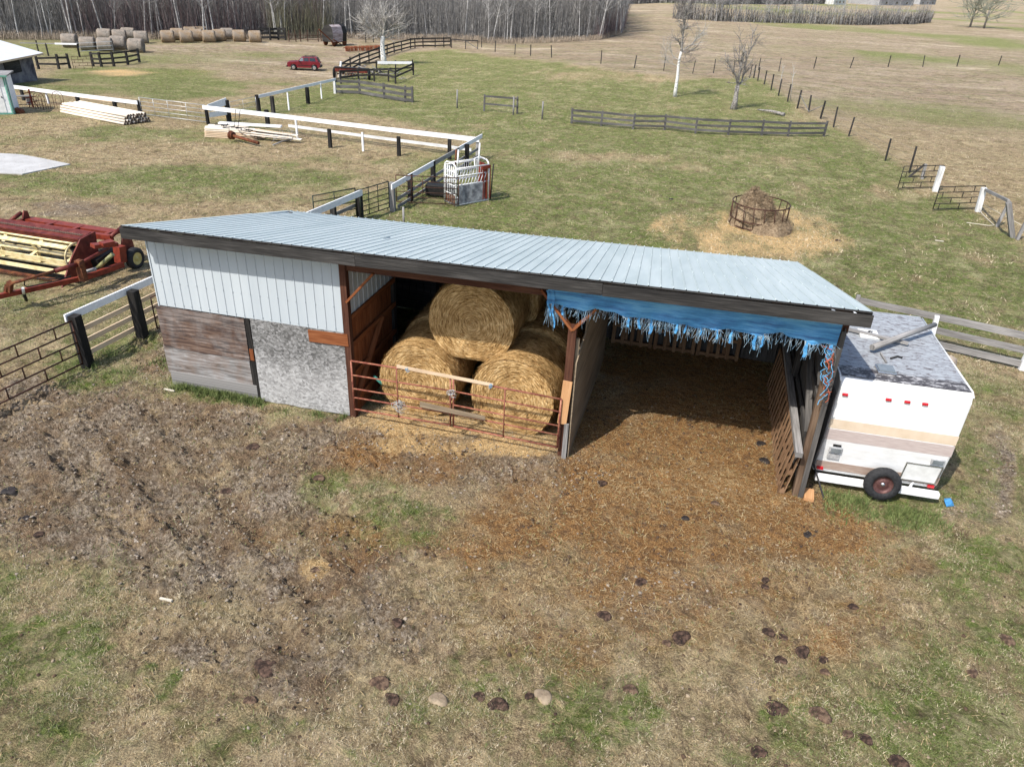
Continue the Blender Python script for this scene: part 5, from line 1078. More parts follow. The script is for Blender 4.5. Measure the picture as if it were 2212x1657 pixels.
# turned so the rear face shows on the right
rot=-.22; e=np.array((e[0]*math.cos(rot)-e[1]*math.sin(rot),e[0]*math.sin(rot)+e[1]*math.cos(rot),0)); n_=np.array((-e[1],e[0],0))
t=thing('red_suv',A1,'dark red four-door SUV with roof rack, parked on the dry grass facing left','car')
z0_=float(A1[2])
cf3=lambda a,b,z: A1+e*(a*sc)+n_*(b*sc)+np.array((0,0,z*sc))
side=[(-.42,.42),(-.45,.62),(-.42,.88),(-.36,.97),(.75,1.06),(.82,1.07),(3.42,1.08),(3.62,1.02),(3.68,.62),(3.66,.40),(3.35,.34),(3.30,.62),(3.10,.74),(2.80,.74),(2.60,.62),(2.55,.32),(.75,.32),(.70,.60),(.52,.74),(.20,.74),(.02,.60),(-.02,.38)]
def ext(poly,b0,b1,name,mat,par,bev=0,inset=None):
    q=MB(); k=len(poly); L=[cf3(a,b0,z) for a,z in poly]; R=[cf3(a,b1,z) for a,z in (inset or poly)]
    q.add(L+R,[tuple(range(k)),tuple(range(k,2*k))[::-1]]+[(i,k+i,k+(i+1)%k,(i+1)%k) for i in range(k)]); return q.build(name,mat,par,bevel=bev)
body=ext(side,0,1.68,'body',MT['car_red'],t,.02)
gh_=[(.86,1.06),(1.30,1.52),(1.40,1.585),(3.20,1.60),(3.32,1.56),(3.56,1.07)]
q=MB(); k=len(gh_); L=[cf3(a,.03+.10*(z-1.06)/.5,z) for a,z in gh_];R=[cf3(a,1.65-.10*(z-1.06)/.5,z) for a,z in gh_]
q.add(L+R,[tuple(range(k)),tuple(range(k,2*k))[::-1]]+[(i,k+i,k+(i+1)%k,(i+1)%k) for i in range(k)]); cabn=q.build('cabin',MT['car_red'],t,bevel=.02)
def win(poly,name='side_window',mat='glass',b=0):
    q=MB(); q.slab([cf3(a,.03+.10*(z-1.06)/.5-.014,z) for a,z in poly],tuple(-n_),.006); return q.build(name,MT[mat],cabn)
win([(1.08,1.13),(1.62,1.13),(1.62,1.50),(1.38,1.50)],'front_window','glass_light'); win([(1.72,1.13),(2.30,1.13),(2.30,1.50),(1.72,1.50)]); win([(2.42,1.13),(3.16,1.13),(3.10,1.50),(2.42,1.50)])
q=MB(); q.add([cf3(3.575,.10,1.10),cf3(3.575,1.58,1.10),cf3(3.36,1.50,1.53),cf3(3.36,.18,1.53)],[(0,1,2,3)]); q.build('rear_window',MT['glass'],cabn)
q=MB(); q.add([cf3(.84,.12,1.09),cf3(1.28,.2,1.52),cf3(1.28,1.48,1.52),cf3(.84,1.56,1.09)],[(0,1,2,3)]); q.build('windscreen',MT['glass'],cabn)
for a in(.32,2.95):
    for b in(.10,1.58):
        q=MB(); q.lathe(cf3(a,b,.34),n_,[(-.10*sc,0),(-.10*sc,.21*sc),(-.11*sc,.30*sc),(-.05*sc,.35*sc),(.06*sc,.35*sc),(.10*sc,.3*sc),(.10*sc,0)],22); wh=q.build('wheel',MT['rubber'],t)
        q=MB(); q.lathe(cf3(a,b-.105 if b<1 else b+.105,.34),-n_ if b<1 else n_,[(0,.2*sc),(.01,.12*sc),(.0,.0)],14); q.build('rim',MT['chrome'],wh)
q=MB(); q.bar(cf3(-.46,.84,.48),cf3(-.47,.85,.48)+e*.0+n_*.01,.1,.1) if False else q.bar(cf3(-.48,-.02,.48),cf3(-.48,1.70,.48),.14*sc,.2*sc); q.build('front_bumper',MT['black'],t)
q=MB(); q.bar(cf3(3.73,-.02,.50),cf3(3.73,1.70,.50),.16*sc,.2*sc); q.build('rear_bumper',MT['black'],t)
for b in(.16,1.52): q=MB(); q.bar(cf3(3.675,b,.72),cf3(3.68,b,1.0),.16*sc,.03,tuple(e)); q.build('tail_light',MT['red_lens'],t)
for b in(.25,1.43): q=MB(); q.bar(cf3(-.44,b-.14,.80),cf3(-.44,b+.14,.80),.05,.15*sc); q.build('headlight',MT['glass_light'],t)
q=MB(); q.tube([cf3(1.6,.28,1.67),cf3(3.1,.28,1.68)],.02,6);q.tube([cf3(1.6,1.4,1.67),cf3(3.1,1.4,1.68)],.02,6);q.bar(cf3(1.9,.28,1.68),cf3(1.9,1.4,1.68),.05,.03);q.bar(cf3(2.8,.28,1.69),cf3(2.8,1.4,1.69),.05,.03); q.build('roof_rack',MT['black'],cabn)
q=MB(); q.bar(cf3(.9,-.015,.62),cf3(2.5,-.015,.62),.02,.05*sc); q.build('side_moulding',MT['black'],body)
q=MB(); q.box(cf3(1.15,-.12,1.12),(.14,.12,.1),math.atan2(e[1],e[0])); q.build('mirror',MT['black'],t)
q=MB(); q.box(cf3(3.70,.84,.78),(.03,.34,.14),math.atan2(e[1],e[0])); q.build('licence_plate',MT['white_plastic'],t)
q=MB(); q.lathe(cf3(3.69,.55,.86),e,[(0,.07),(.01,.06),(.012,0)],12); q.build('badge',MT['chrome'],t)
# ---------------------------------------------------------------- haybine (mower conditioner)
hb=G(*ch(1100,1020)); t=thing('mower_conditioner',hb,'rusty red pull-type mower conditioner with cream reel standing on the left of the yard','farm implement')
def Z(x,y,z): return AZ(*ch(x,y),z)
Rd,RB,CR,BK=MT['red_paint'],MT['red_bright'],MT['cream'],MT['black']
r0=Z(1215,715,.85); r1=Z(0,520,.85); ax=(r1-r0);ax[2]=0;ax/=np.linalg.norm(ax); fw=np.array((ax[1],-ax[0],0)); 
if np.dot(fw,CAM-r0)<0: fw=-fw
LR=4.4   # header runs on out of the frame to the left
def hp(a,b,z): return np.array((r0[0],r0[1],0))+ax*a+fw*b+np.array((0,0,z))
q=MB(); q.tube([hp(0,0,.82),hp(LR,0,.82)],.07,10); q.build('reel_shaft',CR,t)
for k in range(5):
    a=2*math.pi*k/5+1.05; q=MB(); b_,z_=.40*math.cos(a),.82+.40*math.sin(a); tn=np.array((fw*(-math.sin(a))+np.array((0,0,math.cos(a)))))
    q.bar(hp(.03,b_,z_),hp(LR-.03,b_,z_),.05,.15,tuple(tn)); q.build('reel_bat',CR,t)
for k in range(4):
    q=MB(); 
    for j in range(5):
        a=2*math.pi*j/5+1.05; q.bar(hp(.02+k*LR/3*.99,0,.82),hp(.02+k*LR/3*.99,.40*math.cos(a),.82+.40*math.sin(a)),.03,.13,tuple(ax))
    q.build('reel_spider',CR,t)
q=MB(); q.lathe(hp(-.03,0,.82),ax,[(0,.46),(0,.40),(-.03,.40),(-.03,.46),(0,.46)],28); q.build('reel_end_ring',CR,t)
q=MB(); q.bar(hp(-.1,-.22,1.33),hp(LR,-.22,1.33),.06,.05); q.add([hp(-.1,-.22,1.33),hp(LR,-.22,1.33),hp(LR,-.75,1.42),hp(-.1,-.75,1.42)],[(0,1,2,3)]); q.slab([hp(-.1,-.22,1.33),hp(LR,-.22,1.33),hp(LR,-.24,1.2),hp(-.1,-.24,1.2)],tuple(-fw),.02); q.build('hood',Rd,t)
q=MB()
for k in range(46): a=k*.095; q.bar(hp(a,-.50,1.40),hp(a+.05,-.42,1.385),.02,.025)
q.build('tine_slots',MT['wood_tan'],t)
q=MB(); q.slab([hp(-.1,-.75,1.40),hp(LR,-.75,1.40),hp(LR,-.85,.4),hp(-.1,-.85,.4)],tuple(-fw),.03); q.slab([hp(-.1,-.60,.35),hp(LR,-.60,.35),hp(LR,.35,.15),hp(-.1,.35,.15)],(0,0,-1),.02); q.build('back_sheet',BK,t)
q=MB(); q.tube([hp(0,-.55,.75),hp(LR,-.55,.75)],.14,10); q.build('conditioner_roll',BK,t)
q=MB(); q.bar(hp(-.1,.55,.16),hp(LR,.55,.16),.10,.05)
for k in range(55): q.bar(hp(k*.08,.55,.16),hp(k*.08,.72,.13),.03,.02,(0,0,1),.01,.01)
q.build('cutter_bar',MT['rust'],t)
q=MB(); q.bar(hp(.0,.47,.42),hp(LR,.47,.42),.05,.12,(0,0,1)); q.build('front_cream_bar',CR,t)
# end shield
q=MB(); P=[hp(-.13,.95,.12),hp(-.13,-.75,.35),hp(-.13,-.85,1.42),hp(-.13,-.2,1.36),hp(-.13,.35,.85)]; q.slab(P,tuple(-ax),.05); q.build('end_shield',Rd,t)
# rear lift frame
q=MB(); q.bar(hp(-.5,-1.15,1.15),hp(LR*.82,-1.15,1.15),.16,.18); q.bar(hp(-.2,-1.7,1.12),hp(LR*.8,-1.7,1.12),.34,.12);
for a in(-.1,1.2,2.3,LR*.8): q.bar(hp(a,-1.15,1.15),hp(a,-1.75,1.13),.12,.12)
q.build('rear_frame',RB,t)
for a,nm in((-.62,'right'),(LR*.80,'left')):
    q=MB(); c0=hp(a,-1.5,0); P=[hp(a,-1.15,.55),hp(a,-1.85,.55),hp(a,-1.75,1.42),hp(a,-1.62,1.46)]; q.slab(P,tuple(-ax),.06); q.tube([hp(a+.12,-1.1,1.2),hp(a+.10,-1.62,1.36)],.07,8); q.build('lift_tower',Rd,t)
    q=MB(); wc=hp(a-.25,-1.55,.36); q.lathe(wc,-ax,[(-.12,.0),(-.12,.2),(-.13,.3),(-.07,.37),(.07,.37),(.13,.3),(.12,.22),(.05,.2),(.05,0)],30); wq=q.build('wheel',MT['rubber'],t)
    q=MB(); q.lathe(wc-ax*.06,-ax,[(.04,.21),(.05,.2),(.0,.16),(.01,.07),(.05,.05),(.05,0)],22); q.build('rim',MT['tan_wheel'],wq)
# drive side and tongue
T0=Z(1380,1070,.45);T1=Z(0,1370,.50); S0_=Z(1760,590,1.05);S1_=Z(190,1165,.95); K=Z(1290,850,1.0)
q=MB(); q.bar(T0,T1+(T1-T0)*.08,.12,.14); q.bar(T0,Z(1990,860,.45),.14,.16); q.build('tongue',RB,t)
q=MB(); q.tube([S0_,K],.055,10); q.tube([K,K+(S1_-K)*.38],.075,10); q.build('drive_shaft_shield',Rd,t)
q=MB(); q.tube([K+(S1_-K)*.36,S1_],.045,10); q.build('drive_shaft',MT['rust'],t)
q=MB(); q.bar(K+np.array((0,0,-.55)),K+np.array((0,0,.12)),.2,.18,(0,1,0)); q.tube([K-(S1_-K)*.03,K+(S1_-K)*.04],.13,12); q.build('gearbox_stand',MT['rust'],t)
q=MB(); q.bar(Z(150,1310,.52),Z(165,1150,.98),.14,.12,(0,1,0)); q.bar(Z(90,1320,.5),Z(110,1190,.85),.08,.08,(0,1,0)); q.build('shaft_bracket',MT['rust'],t)
q=MB(); q.tube([Z(370,1240,.68),Z(385,1330,.45)],.04,8); o=q.build('jack',MT['white_plastic'],t); q=MB(); q.tube([Z(385,1330,.45),Z(430,1440,.1)],.045,8); q.build('jack_leg',BK,t)
q=MB(); q.tube([Z(400,1130,.9),Z(395,1190,.75),Z(440,1225,.6),Z(640,1180,.62),Z(900,1130,.65),Z(1150,1050,.75)],.02,6); q.tube([Z(600,1080,.8),Z(900,1095,.7),Z(1150,1060,.72)],.018,6); q.build('hydraulic_hose',BK,t)
q=MB(); q.tube([Z(1600,900,.55),Z(1830,690,1.0)],.07,10); q.tube([Z(1480,960,.5),Z(1620,880,.6)],.04,8); q.build('lift_cylinder',simple('olive_hydraulic_cylinder',(.10,.10,.04),(.30,.29,.14),9,.5),t)
q=MB(); q.bar(Z(1930,560,.95),Z(1960,820,.4),.25,.3,(0,1,0)); q.bar(Z(1500,560,1.3),Z(1880,520,1.2),.3,.12); q.bar(Z(1640,530,1.36),Z(1830,490,1.36),.3,.1); q.build('side_frame',RB,t)
q=MB(); q.bar(Z(1520,900,.35),Z(1850,700,.45),.45,.55); q.build('drive_housing',BK,t)
q=MB(); q.bar(Z(1360,985,.62),Z(1560,930,.7),.18,.06); q.build('foot_plate',MT['wood_grey'],t)
# ---------------------------------------------------------------- pile of pale poles
a=G(*c5(540,415));b=G(*c5(1150,535)); c_=G(*c5(1325,478)); d=(b-a);Lp=np.linalg.norm(d);d/=Lp; n_=np.array((-d[1],d[0],0)); Wp=abs(np.dot(c_-b,n_)); Wp=min(max(Wp,.9),2.0)
t=thing('pole_pile',(a+b)/2,'neat pile of long pale peeled poles with dark sawn ends, stacked along the white fence','log pile'); PALE=wood('peeled_pale_poles',(.60,.50,.38),(.76,.67,.55),(.82,.76,.67)); END=simple('dark_log_ends',(.05,.035,.028),(.14,.10,.08),20,.9)
hp_=HT(b,*c5(1215,385)); rw=.085; rows=max(3,int((hp_)*.68/ (rw*1.75)))
for k in range(rows):
    nn_=int(Wp/(rw*2))-k
    for j in range(max(nn_,2)):
        o_=(j+.5*k+.5)*rw*2; ez=random.uniform(-.15,.1); p0=a+n_*o_+np.array((0,0,rw+k*rw*1.72))+d*(k*.05+random.uniform(-.1,.25)); p1=b+n_*o_+np.array((0,0,rw+k*rw*1.72))+d*ez
        r_=rw*random.uniform(.8,1.02); q=MB(); q.tube([p0,p1],[r_,r_*.97],8,True,True,.08); o=q.build('pole',PALE,t)
        q=MB(); q.lathe(p1+d*.001,d,[(0,r_*.98),(.012,r_*.9),(.014,0)],8); q.build('sawn_end',END,o)
q=MB(); a2=G(*c5(640,330));b2=G(*c5(1180,420)); q.bar(up(a2,.55),up(b2,.62),.14,.06); tag(q.build('board',MT['wood_raw']),'single pale board lying across the back of the pole pile','board')
# ---------------------------------------------------------------- lumber pile with steel scrap
a=G(*cl2(215,735));b=G(*cl2(1840,840)); d=b-a;Ll=np.linalg.norm(d[:2]);d=d/Ll;d[2]=0;n_=np.array((-d[1],d[0],0))
t=thing('lumber_pile',(a+b)/2,'untidy pile of pale boards stacked below the white fence','lumber pile')
lp=lambda s,w_,z: a+d*(s*Ll)+n_*w_+np.array((0,0,z))
for k in range(6):
    for j in range(5):
        s0=.0+random.uniform(0,.06);s1=.55+random.uniform(-.08,.06)-.02*k; q=MB(); q.bar(lp(s0,.12+j*.24,.06+k*.09),lp(s1,.12+j*.24+random.uniform(-.05,.05),.06+k*.09),.17,.06); q.build('board',PALE if k>3 else MT['wood_raw'],t)
for k in range(16):
    s0=random.uniform(.25,.5);s1=random.uniform(.75,1.0); w_=random.uniform(.0,1.3); q=MB(); q.bar(lp(s0,w_,.30+.2*random.random()),lp(s1,w_+random.uniform(-.2,.1),.16+.15*random.random()),.13,.05); q.build('board',random.choice([MT['wood_raw'],PALE,MT['wood_tan']]),t)
q=MB(); q.bar(lp(.1,1.3,.62),lp(.72,1.5,.60),.34,.10); q.build('white_plank',MT['paint_white'],t)
t=thing('rusty_pipe',lp(.35,-.15,0),'rusty brown steel pipe with flanges lying in front of the lumber pile','pipe')
q=MB(); p0=AZ(*cl2(700,700),.38);p1=AZ(*cl2(1150,830),.18); q.tube([p0,p1],.09,10); q.build('pipe',MT['rust'],t); dd_=(p1-p0)/np.linalg.norm(p1-p0)
q=MB(); q.lathe(p0,dd_,[(-.05,0),(-.05,.24),(0,.25),(.04,.14),(.10,.13),(.14,.23),(.18,.22),(.18,0)],18); q.build('flange',MT['rust'],t)
t=thing('iron_scrap',lp(.4,.7,.5),'black scrap iron with two upright rods lying on top of the lumber pile','scrap iron')
for k in range(16):
    c0=AZ(*cl2(560+k*28,545+k*6+random.uniform(-10,10)),.62); q=MB(); q.bar(c0+rng.normal(0,.06,3),c0+np.array((rng.normal(0,.25),rng.normal(0,.2),rng.uniform(.0,.12))),.05,.04); q.build('iron_bar',BK,t)
for x_,y_,tx,ty_ in((760,560,775,285),(815,565,850,290)):
    c0=AZ(*cl2(x_,y_),.62); q=MB(); q.tube([c0,AP(*cl2(tx,ty_),c0)],.018,6); q.build('rod',BK,t)
q=MB()
for k in range(120):
    c0=AZ(*cl2(random.uniform(1380,1740),random.uniform(640,780)),.28); q.tube([c0+rng.normal(0,.05,3),c0+rng.normal(0,.12,3)+np.array((0,0,.06))],.006,3,False)
o=q.build('wire_mesh_roll',MT['pipe_galv']); tag(o,'crumpled roll of grey wire mesh on the right end of the lumber pile','wire mesh')
c0=G(*cl2(1380,880));c1_=G(*cl2(1700,800)); q=MB(); q.tube([up(c0,.06),up((c0+c1_)/2,.14),up(c1_,.10)],.04,6); tag(q.build('branch',MT['wood_grey']),'grey branch lying in front of the wire mesh','branch')
# ---------------------------------------------------------------- buildings at the left
g=G(*cL(205,1258)); g_=G(*cL(150,1262)); h_=HT(g,*cL(140,700)); e=np.array((math.cos(.62),math.sin(.62),0)); n_=np.array((-e[1],e[0],0))
t=thing('white_outhouse',g,'small white wooden hut with green trim and a narrow dark window at the left edge','hut')
def hut(a,b,z): return g+e*a+n_*b+np.array((0,0,z))
q=MB(); P=[hut(0,0,0),hut(-2.2,0,0),hut(-2.2,2.0,0),hut(0,2.0,0)]; q.slab(P,(0,0,1),h_*.97); q.build('wall',MT['paint_white'],t)
q=MB(); q.slab([hut(.18,-.18,h_*.97),hut(-2.4,-.18,h_*.97),hut(-2.4,2.2,h_*.97),hut(.18,2.2,h_*.97)],(0,0,1),.08); q.build('roof',MT['wood_grey'],t)
GT=simple('sea_green_trim',(.10,.26,.20),(.16,.36,.28),5,.6)
q=MB(); q.bar(hut(-.06,-.02,0),hut(-.06,-.02,h_*.97),.10,.03,(0,1,0)); q.bar(hut(.02,.08,0),hut(.02,.08,h_*.97),.03,.1,tuple(e)); q.bar(hut(.0,-.03,.05),hut(-2.2,-.03,.05),.03,.1);q.bar(hut(.2,-.2,h_*.985),hut(-2.4,-.2,h_*.985),.03,.10); q.build('green_trim',GT,t)
q=MB(); q.bar(hut(-.78,-.02,h_*.48),hut(-.78,-.02,h_*.86),.16,.03,tuple(n_)); o=q.build('window',MT['glass'],t); 
q=MB(); q.slab([hut(-.35,-.005,.12),hut(-1.15,-.005,.12),hut(-1.15,-.005,h_*.93),hut(-.35,-.005,h_*.93)],tuple(-n_),.02); dr_=q.build('door',MT['white_plastic'],t)
q=MB(); q.box(hut(-.42,-.05,h_*.45),(.05,.05,.08),.62); q.build('handle',BK,dr_)
# big grey shed with white roof
s1=G(*cL(548,770)); s1t=HT(s1,*cL(455,390)); wl_=G(*cL(-300,900)); e=(s1-wl_);Lw=np.linalg.norm(e[:2]);e/=Lw;e[2]=0;n_=np.array((-e[1],e[0],0))
t=thing('grey_barn',s1,'low dark grey shed with a bright white roof at the upper left corner','shed')
def bp(a,b,z): return s1+e*a+n_*b+np.array((0,0,z))
hh_=s1t; BW=simple('purple_grey_stucco_wall',(.045,.042,.05),(.12,.11,.125),1.2,.9,c3=(.20,.19,.19))
q=MB(); q.slab([bp(0,0,0),bp(-9,0,0),bp(-9,6,0),bp(0,6,0)],(0,0,1),hh_); q.build('wall',BW,t)
RFW=simple('white_roof_sheet',(.70,.71,.72),(.76,.77,.78),2,.5,b=0)
ev0=AP(*cL(605,335),s1); ridge_z=hh_+1.7
q=MB(); E0=bp(.9,-.5,hh_+.02);E1=bp(-9.5,-.5,hh_+.02);R0=bp(-2.2,3,ridge_z);R1=bp(-9.5,3,ridge_z);F0=bp(.9,6.5,hh_+.02);F1=bp(-9.5,6.5,hh_+.02)
q.add([E0,E1,R1,R0],[(0,1,2,3)]); q.add([F0,R0,R1,F1],[(0,1,2,3)]); q.add([E0,R0,F0],[(0,1,2)]); q.build('roof',RFW,t)
q=MB(); q.bar(E0+np.array((0,0,-.07)),E1+np.array((0,0,-.07)),.04,.14); q.bar(E0+np.array((0,0,-.07)),F0+np.array((0,0,-.07)),.04,.14); q.build('fascia',MT['wood_raw'],t)
q=MB(); q.slab([bp(-2.0,-.01,hh_*.45),bp(-4.2,-.01,hh_*.45),bp(-4.2,-.01,hh_*.9),bp(-2.0,-.01,hh_*.9)],tuple(-n_),.04); q.build('boarded_window',MT['wood_dark'],t)
q=MB(); q.slab([bp(.03,.1,.0),bp(.03,2.0,.0),bp(.03,2.0,hh_*.9),bp(.03,.1,hh_*.9)],tuple(e),.02); q.build('side_boards',MT['wood_grey'],t)
# garden bits by the hut
GA=simple('rusty_wire_arch',(.10,.04,.03),(.20,.10,.07),10,.7)
for k,(x_,y_,w_,lab) in enumerate(((520,1180,.5,'rusty wire garden arch left of the pair by the small hut'),(590,1190,.55,'middle rusty wire garden arch by the small hut'),(790,1160,.5,'wire garden arch to the right, beside the slim white fence post'))):
    g=G(*cL(x_,y_)); q=MB(); P=[(0,0),(0,.75),(.1,.95),(.3,1.03),(.5,.95),(.6,.75),(.6,0)]; ee=np.array((.75,.66,0))
    q.tube([g+ee*a+np.array((0,0,z)) for a,z in P],.018,5); q.tube([g+ee*(.15+a*.5)+np.array((0,0,z*.85)) for a,z in P],.014,5); q.bar(g+ee*0+np.array((0,0,.2)),g+ee*.6+np.array((0,0,.2)),.02,.02); tag(q.build('garden_arch',GA),lab,'garden arch')
g=G(*cL(480,1160)); q=MB(); q.bar(g,up(g,1.15),.1,.06,(0,1,0)); 
for z in(.3,.6,.9): q.tube([g+np.array((-.25,-.2,z)),g+np.array((.25,.2,z+.1))],.03,5)
q.tube([g+np.array((-.2,-.1,0)),up(g,.8),g+np.array((.3,.1,0))],.03,5); tag(q.build('metal_stand',MT['red_bright']),'bright red metal frame standing between the hut and the wire arches','metal frame')
g=G(*cL(300,1120)); q=MB(); q.bar(g+np.array((-.7,-.5,.55)),g+np.array((.6,.5,.55)),.4,.06); q.bar(g+np.array((-.5,-.4,0)),g+np.array((-.5,-.4,.5)),.08,.3,(0,1,0));q.bar(g+np.array((.4,.3,0)),g+np.array((.4,.3,.5)),.08,.3,(0,1,0)); tag(q.build('bench',MT['wood_grey']),'low grey plank bench beside the white hut','bench')
g=G(*cL(270,1235)); q=MB(); q.add((ico*np.array((.55,.4,.28))*rng.uniform(.7,1.1,(12,1))+g+np.array((0,0,.1))).tolist(),[tuple(f) for f in icf]); tag(q.build('dark_heap',MT['rust']),'dark rusty heap at the foot of the white hut','scrap heap')
# ---------------------------------------------------------------- single trees
BARK=simple('grey_bark',(.09,.08,.07),(.24,.22,.20),8,.9,0,.5,c3=(.36,.34,.31)); BIRCH=simple('white_birch_bark',(.10,.095,.09),(.66,.65,.62),5,.8,0,.3,lo=.36,hi=.46,st=(1,1,2.2)); TWIG=simple('grey_twigs',(.10,.09,.085),(.22,.20,.185),5,.9,0,b=0); TWB=simple('pale_bare_branch',(.30,.28,.25),(.50,.47,.43),5,.9,0,b=0)
def twigs(q,p,dirv,L,r,depth,g,spread=.55,n=4):
    if depth<0 or L<.12: return
    pts=[p];d=dirv/np.linalg.norm(dirv); 
    for k in range(4): d=d+g.normal(0,.12,3)+np.array((0,0,.05)); d/=np.linalg.norm(d); pts.append(pts[-1]+d*L/4)
    q.tube(pts,[r*(1-.17*k) for k in range(5)],4 if depth<2 else 5,False,True)
    for k in range(n):
        s=pts[1+int(g.integers(0,4))]; nd=d+g.normal(0,spread,3)+np.array((0,0,.1)); twigs(q,s,nd,L*g.uniform(.45,.75),r*.55,depth-1,g,spread,n)
def traced_tree(name,label,cf_,trunk,tr_r,limbs,tmat,seed,twn=0,twL=1.2,group=None,limb_mat=None):
    g=np.random.default_rng(seed); base_=G(*cf_(*trunk[0])); P=[AP(*cf_(*p),base_) for p in trunk]; P[0]=base_-np.array((0,0,.1))
    t=thing(name,base_,label,'tree',group); q=MB(); q.tube(P,tr_r,10,True,True,.12); q.build('trunk',tmat,t)
    q=MB()
    for L,r,mt in limbs:
        dep=np.cumsum(g.normal(0,.12,len(L))); nrm=np.array([_d[0],_d[1],0]); pts=[AP(*cf_(*p),base_+nrm*dep[i]) if i else AP(*cf_(*p),base_) for i,p in enumerate(L)]
        q2=MB(); n=len(pts); q2.tube(pts,[r*(1-.75*i/(n-1)) for i in range(n)],6,False,True)
        for i in range(1,n):
            for k in range(twn): dv=(pts[i]-pts[i-1]); dv=dv/np.linalg.norm(dv); twigs(q2,pts[i]*(1-(k/twn)*.8)+pts[i-1]*(k/twn)*.8,dv+g.normal(0,.6,3),twL*g.uniform(.5,1.1),r*.35,1,g,.5,3)
        q2.build('limb',mt or limb_mat or TWIG,t)
    return t
traced_tree('dead_birch','tall dead birch with white lower trunk and dark broken top, standing in the pasture',t8,[(600,1345),(618,1210),(640,1060),(652,900),(672,790),(692,715)],[.20,.15,.13,.115,.105,.10],
 [([(692,718),(705,600),(716,480),(722,380),(735,280),(752,180)],.125,BARK),([(692,720),(760,665),(830,630),(880,560),(925,500),(975,470)],.055,TWB),([(692,720),(740,725),(790,735),(850,705)],.05,None),([(640,830),(580,790),(545,700),(540,570)],.03,TWB),([(640,920),(560,890),(510,860),(480,790),(475,680)],.03,TWB),([(735,290),(715,190),(700,90),(703,10)],.06,None),([(745,250),(770,190),(800,110),(830,60)],.05,None),([(740,250),(690,180),(670,110)],.05,None),([(720,400),(780,380),(850,375)],.035,None),([(712,520),(640,560),(600,540)],.03,None),([(690,860),(740,870),(800,860)],.03,None),([(750,200),(760,120),(745,60)],.05,None)],BIRCH,3,7,1.1)
traced_tree('bare_tree','small twisted bare tree with mossy dark trunk right of the dead birch',t8,[(1412,1520),(1440,1400),(1455,1290),(1472,1190)],[.32,.20,.17,.16],
 [([(1472,1190),(1455,1100),(1440,1040),(1400,980),(1350,900)],.09,BARK),([(1472,1190),(1490,1080),(1510,960),(1525,850),(1555,740)],.11,BARK),([(1480,1180),(1530,1140),(1550,1040),(1575,940),(1600,820),(1650,680),(1690,480)],.09,BARK),([(1510,960),(1490,880),(1500,700),(1512,460)],.045,None),([(1525,850),(1470,850),(1425,790)],.05,None),([(1550,1040),(1610,980),(1680,920)],.04,None),([(1650,680),(1720,620),(1770,580)],.03,None)],BARK,5,5,1.1)
traced_tree('bare_tree','spreading bare tree with pale trunk growing through the curved corral fence',cb,[(765,600),(750,480),(738,380),(738,290),(745,215)],[.42,.28,.24,.24,.22],
 [([(745,225),(690,170),(600,120),(540,60),(480,10)],.12,None),([(745,215),(720,120),(690,40),(650,-60)],.13,BARK),([(748,215),(800,150),(850,90),(900,20)],.11,BARK),([(745,250),(680,215),(600,170),(550,110)],.08,None),([(750,260),(830,220),(900,160),(960,90)],.08,None),([(747,215),(760,100),(770,0),(760,-80)],.12,None),([(740,215),(660,120),(610,30),(600,-50)],.09,None),([(752,225),(840,130),(900,60)],.08,None)],BIRCH,8,9,1.7,limb_mat=TWB)
# fallen log and pale saplings by the track
a=G(*t8(1745,1545));b=G(*t8(2115,1620)); q=MB(); q.tube([up(a,.12),up((a+b)/2,.2),up(b,.15)],[.05,.10,.14],8,jit=.2); tag(q.build('fallen_log',BARK),'fallen grey log lying in the grass above the right end of the long rail fence','log')
for b_,tp_,lab in(((235,690),(262,555),'slim pale sapling leaning by the sloping wire fence, left one'),((318,815),(350,555),'slim twin-stemmed sapling by the sloping wire fence, right one')):
    g=G(*r4(*b_)); p=AP(*r4(*tp_),g); gg=np.random.default_rng(int(b_[0])); q=MB(); q.tube([g,(g+p)/2,p],[.04,.03,.012],5)
    for k in range(16): s=gg.uniform(.3,1); twigs(q,g*(1-s)+p*s,(p-g)+gg.normal(0,1.0,3),.6,.012,0,gg)
    tag(q.build('sapling',TWB),lab,'sapling')
# ---------------------------------------------------------------- the aspen wood
def aspen_mesh(seed,H,lean=0,br=46):
    g=np.random.default_rng(seed); q=MB(); P=[np.array((0,0,-.2))]; d=np.array((g.normal(0,.03),g.normal(0,.03),1.))
    for k in range(7): d=d+np.array((g.normal(0,.03),g.normal(0,.03),0)); P.append(P[-1]+d*H/7)
    q.tube(P,[.115*(1-.12*i)*H/13 for i in range(8)],5,False,True)
    for k in range(br):
        s=g.uniform(.28,.98); i=min(int(s*7),6); f_=s*7-i; p=P[i]*(1-f_)+P[i+1]*f_; a=g.uniform(0,6.28); L=H*.16*(1.15-s)*g.uniform(.6,1.4)+.3
        dv=np.array((math.cos(a),math.sin(a),g.uniform(.5,1.5))); p1=p+dv*L*.5; p2=p1+(dv+np.array((0,0,.5)))*L*.4
        q.tube([p,p1,p2],[.022,.015,.006],3,False,False)
        for j in range(3): p3=p1+(p2-p1)*g.random(); q.tube([p3,p3+(dv+g.normal(0,.5,3))*L*.3],[.009,.004],3,False,False)
    return q
ASP=simple('pale_aspen_bark',(.22,.212,.20),(.34,.33,.315),3,.85,0,b=0,c3=(.50,.485,.46)); ASD=simple('dull_grey_bark',(.16,.155,.15),(.30,.29,.28),3,.85,0,b=0)
protos=[]
for k in range(8):
    o=aspen_mesh(100+k,[12,14,11,15,13,10,14,12][k]).build('bare_aspen',ASP if k%3!=2 else ASD,loc=(0,0,0)); protos.append(o)
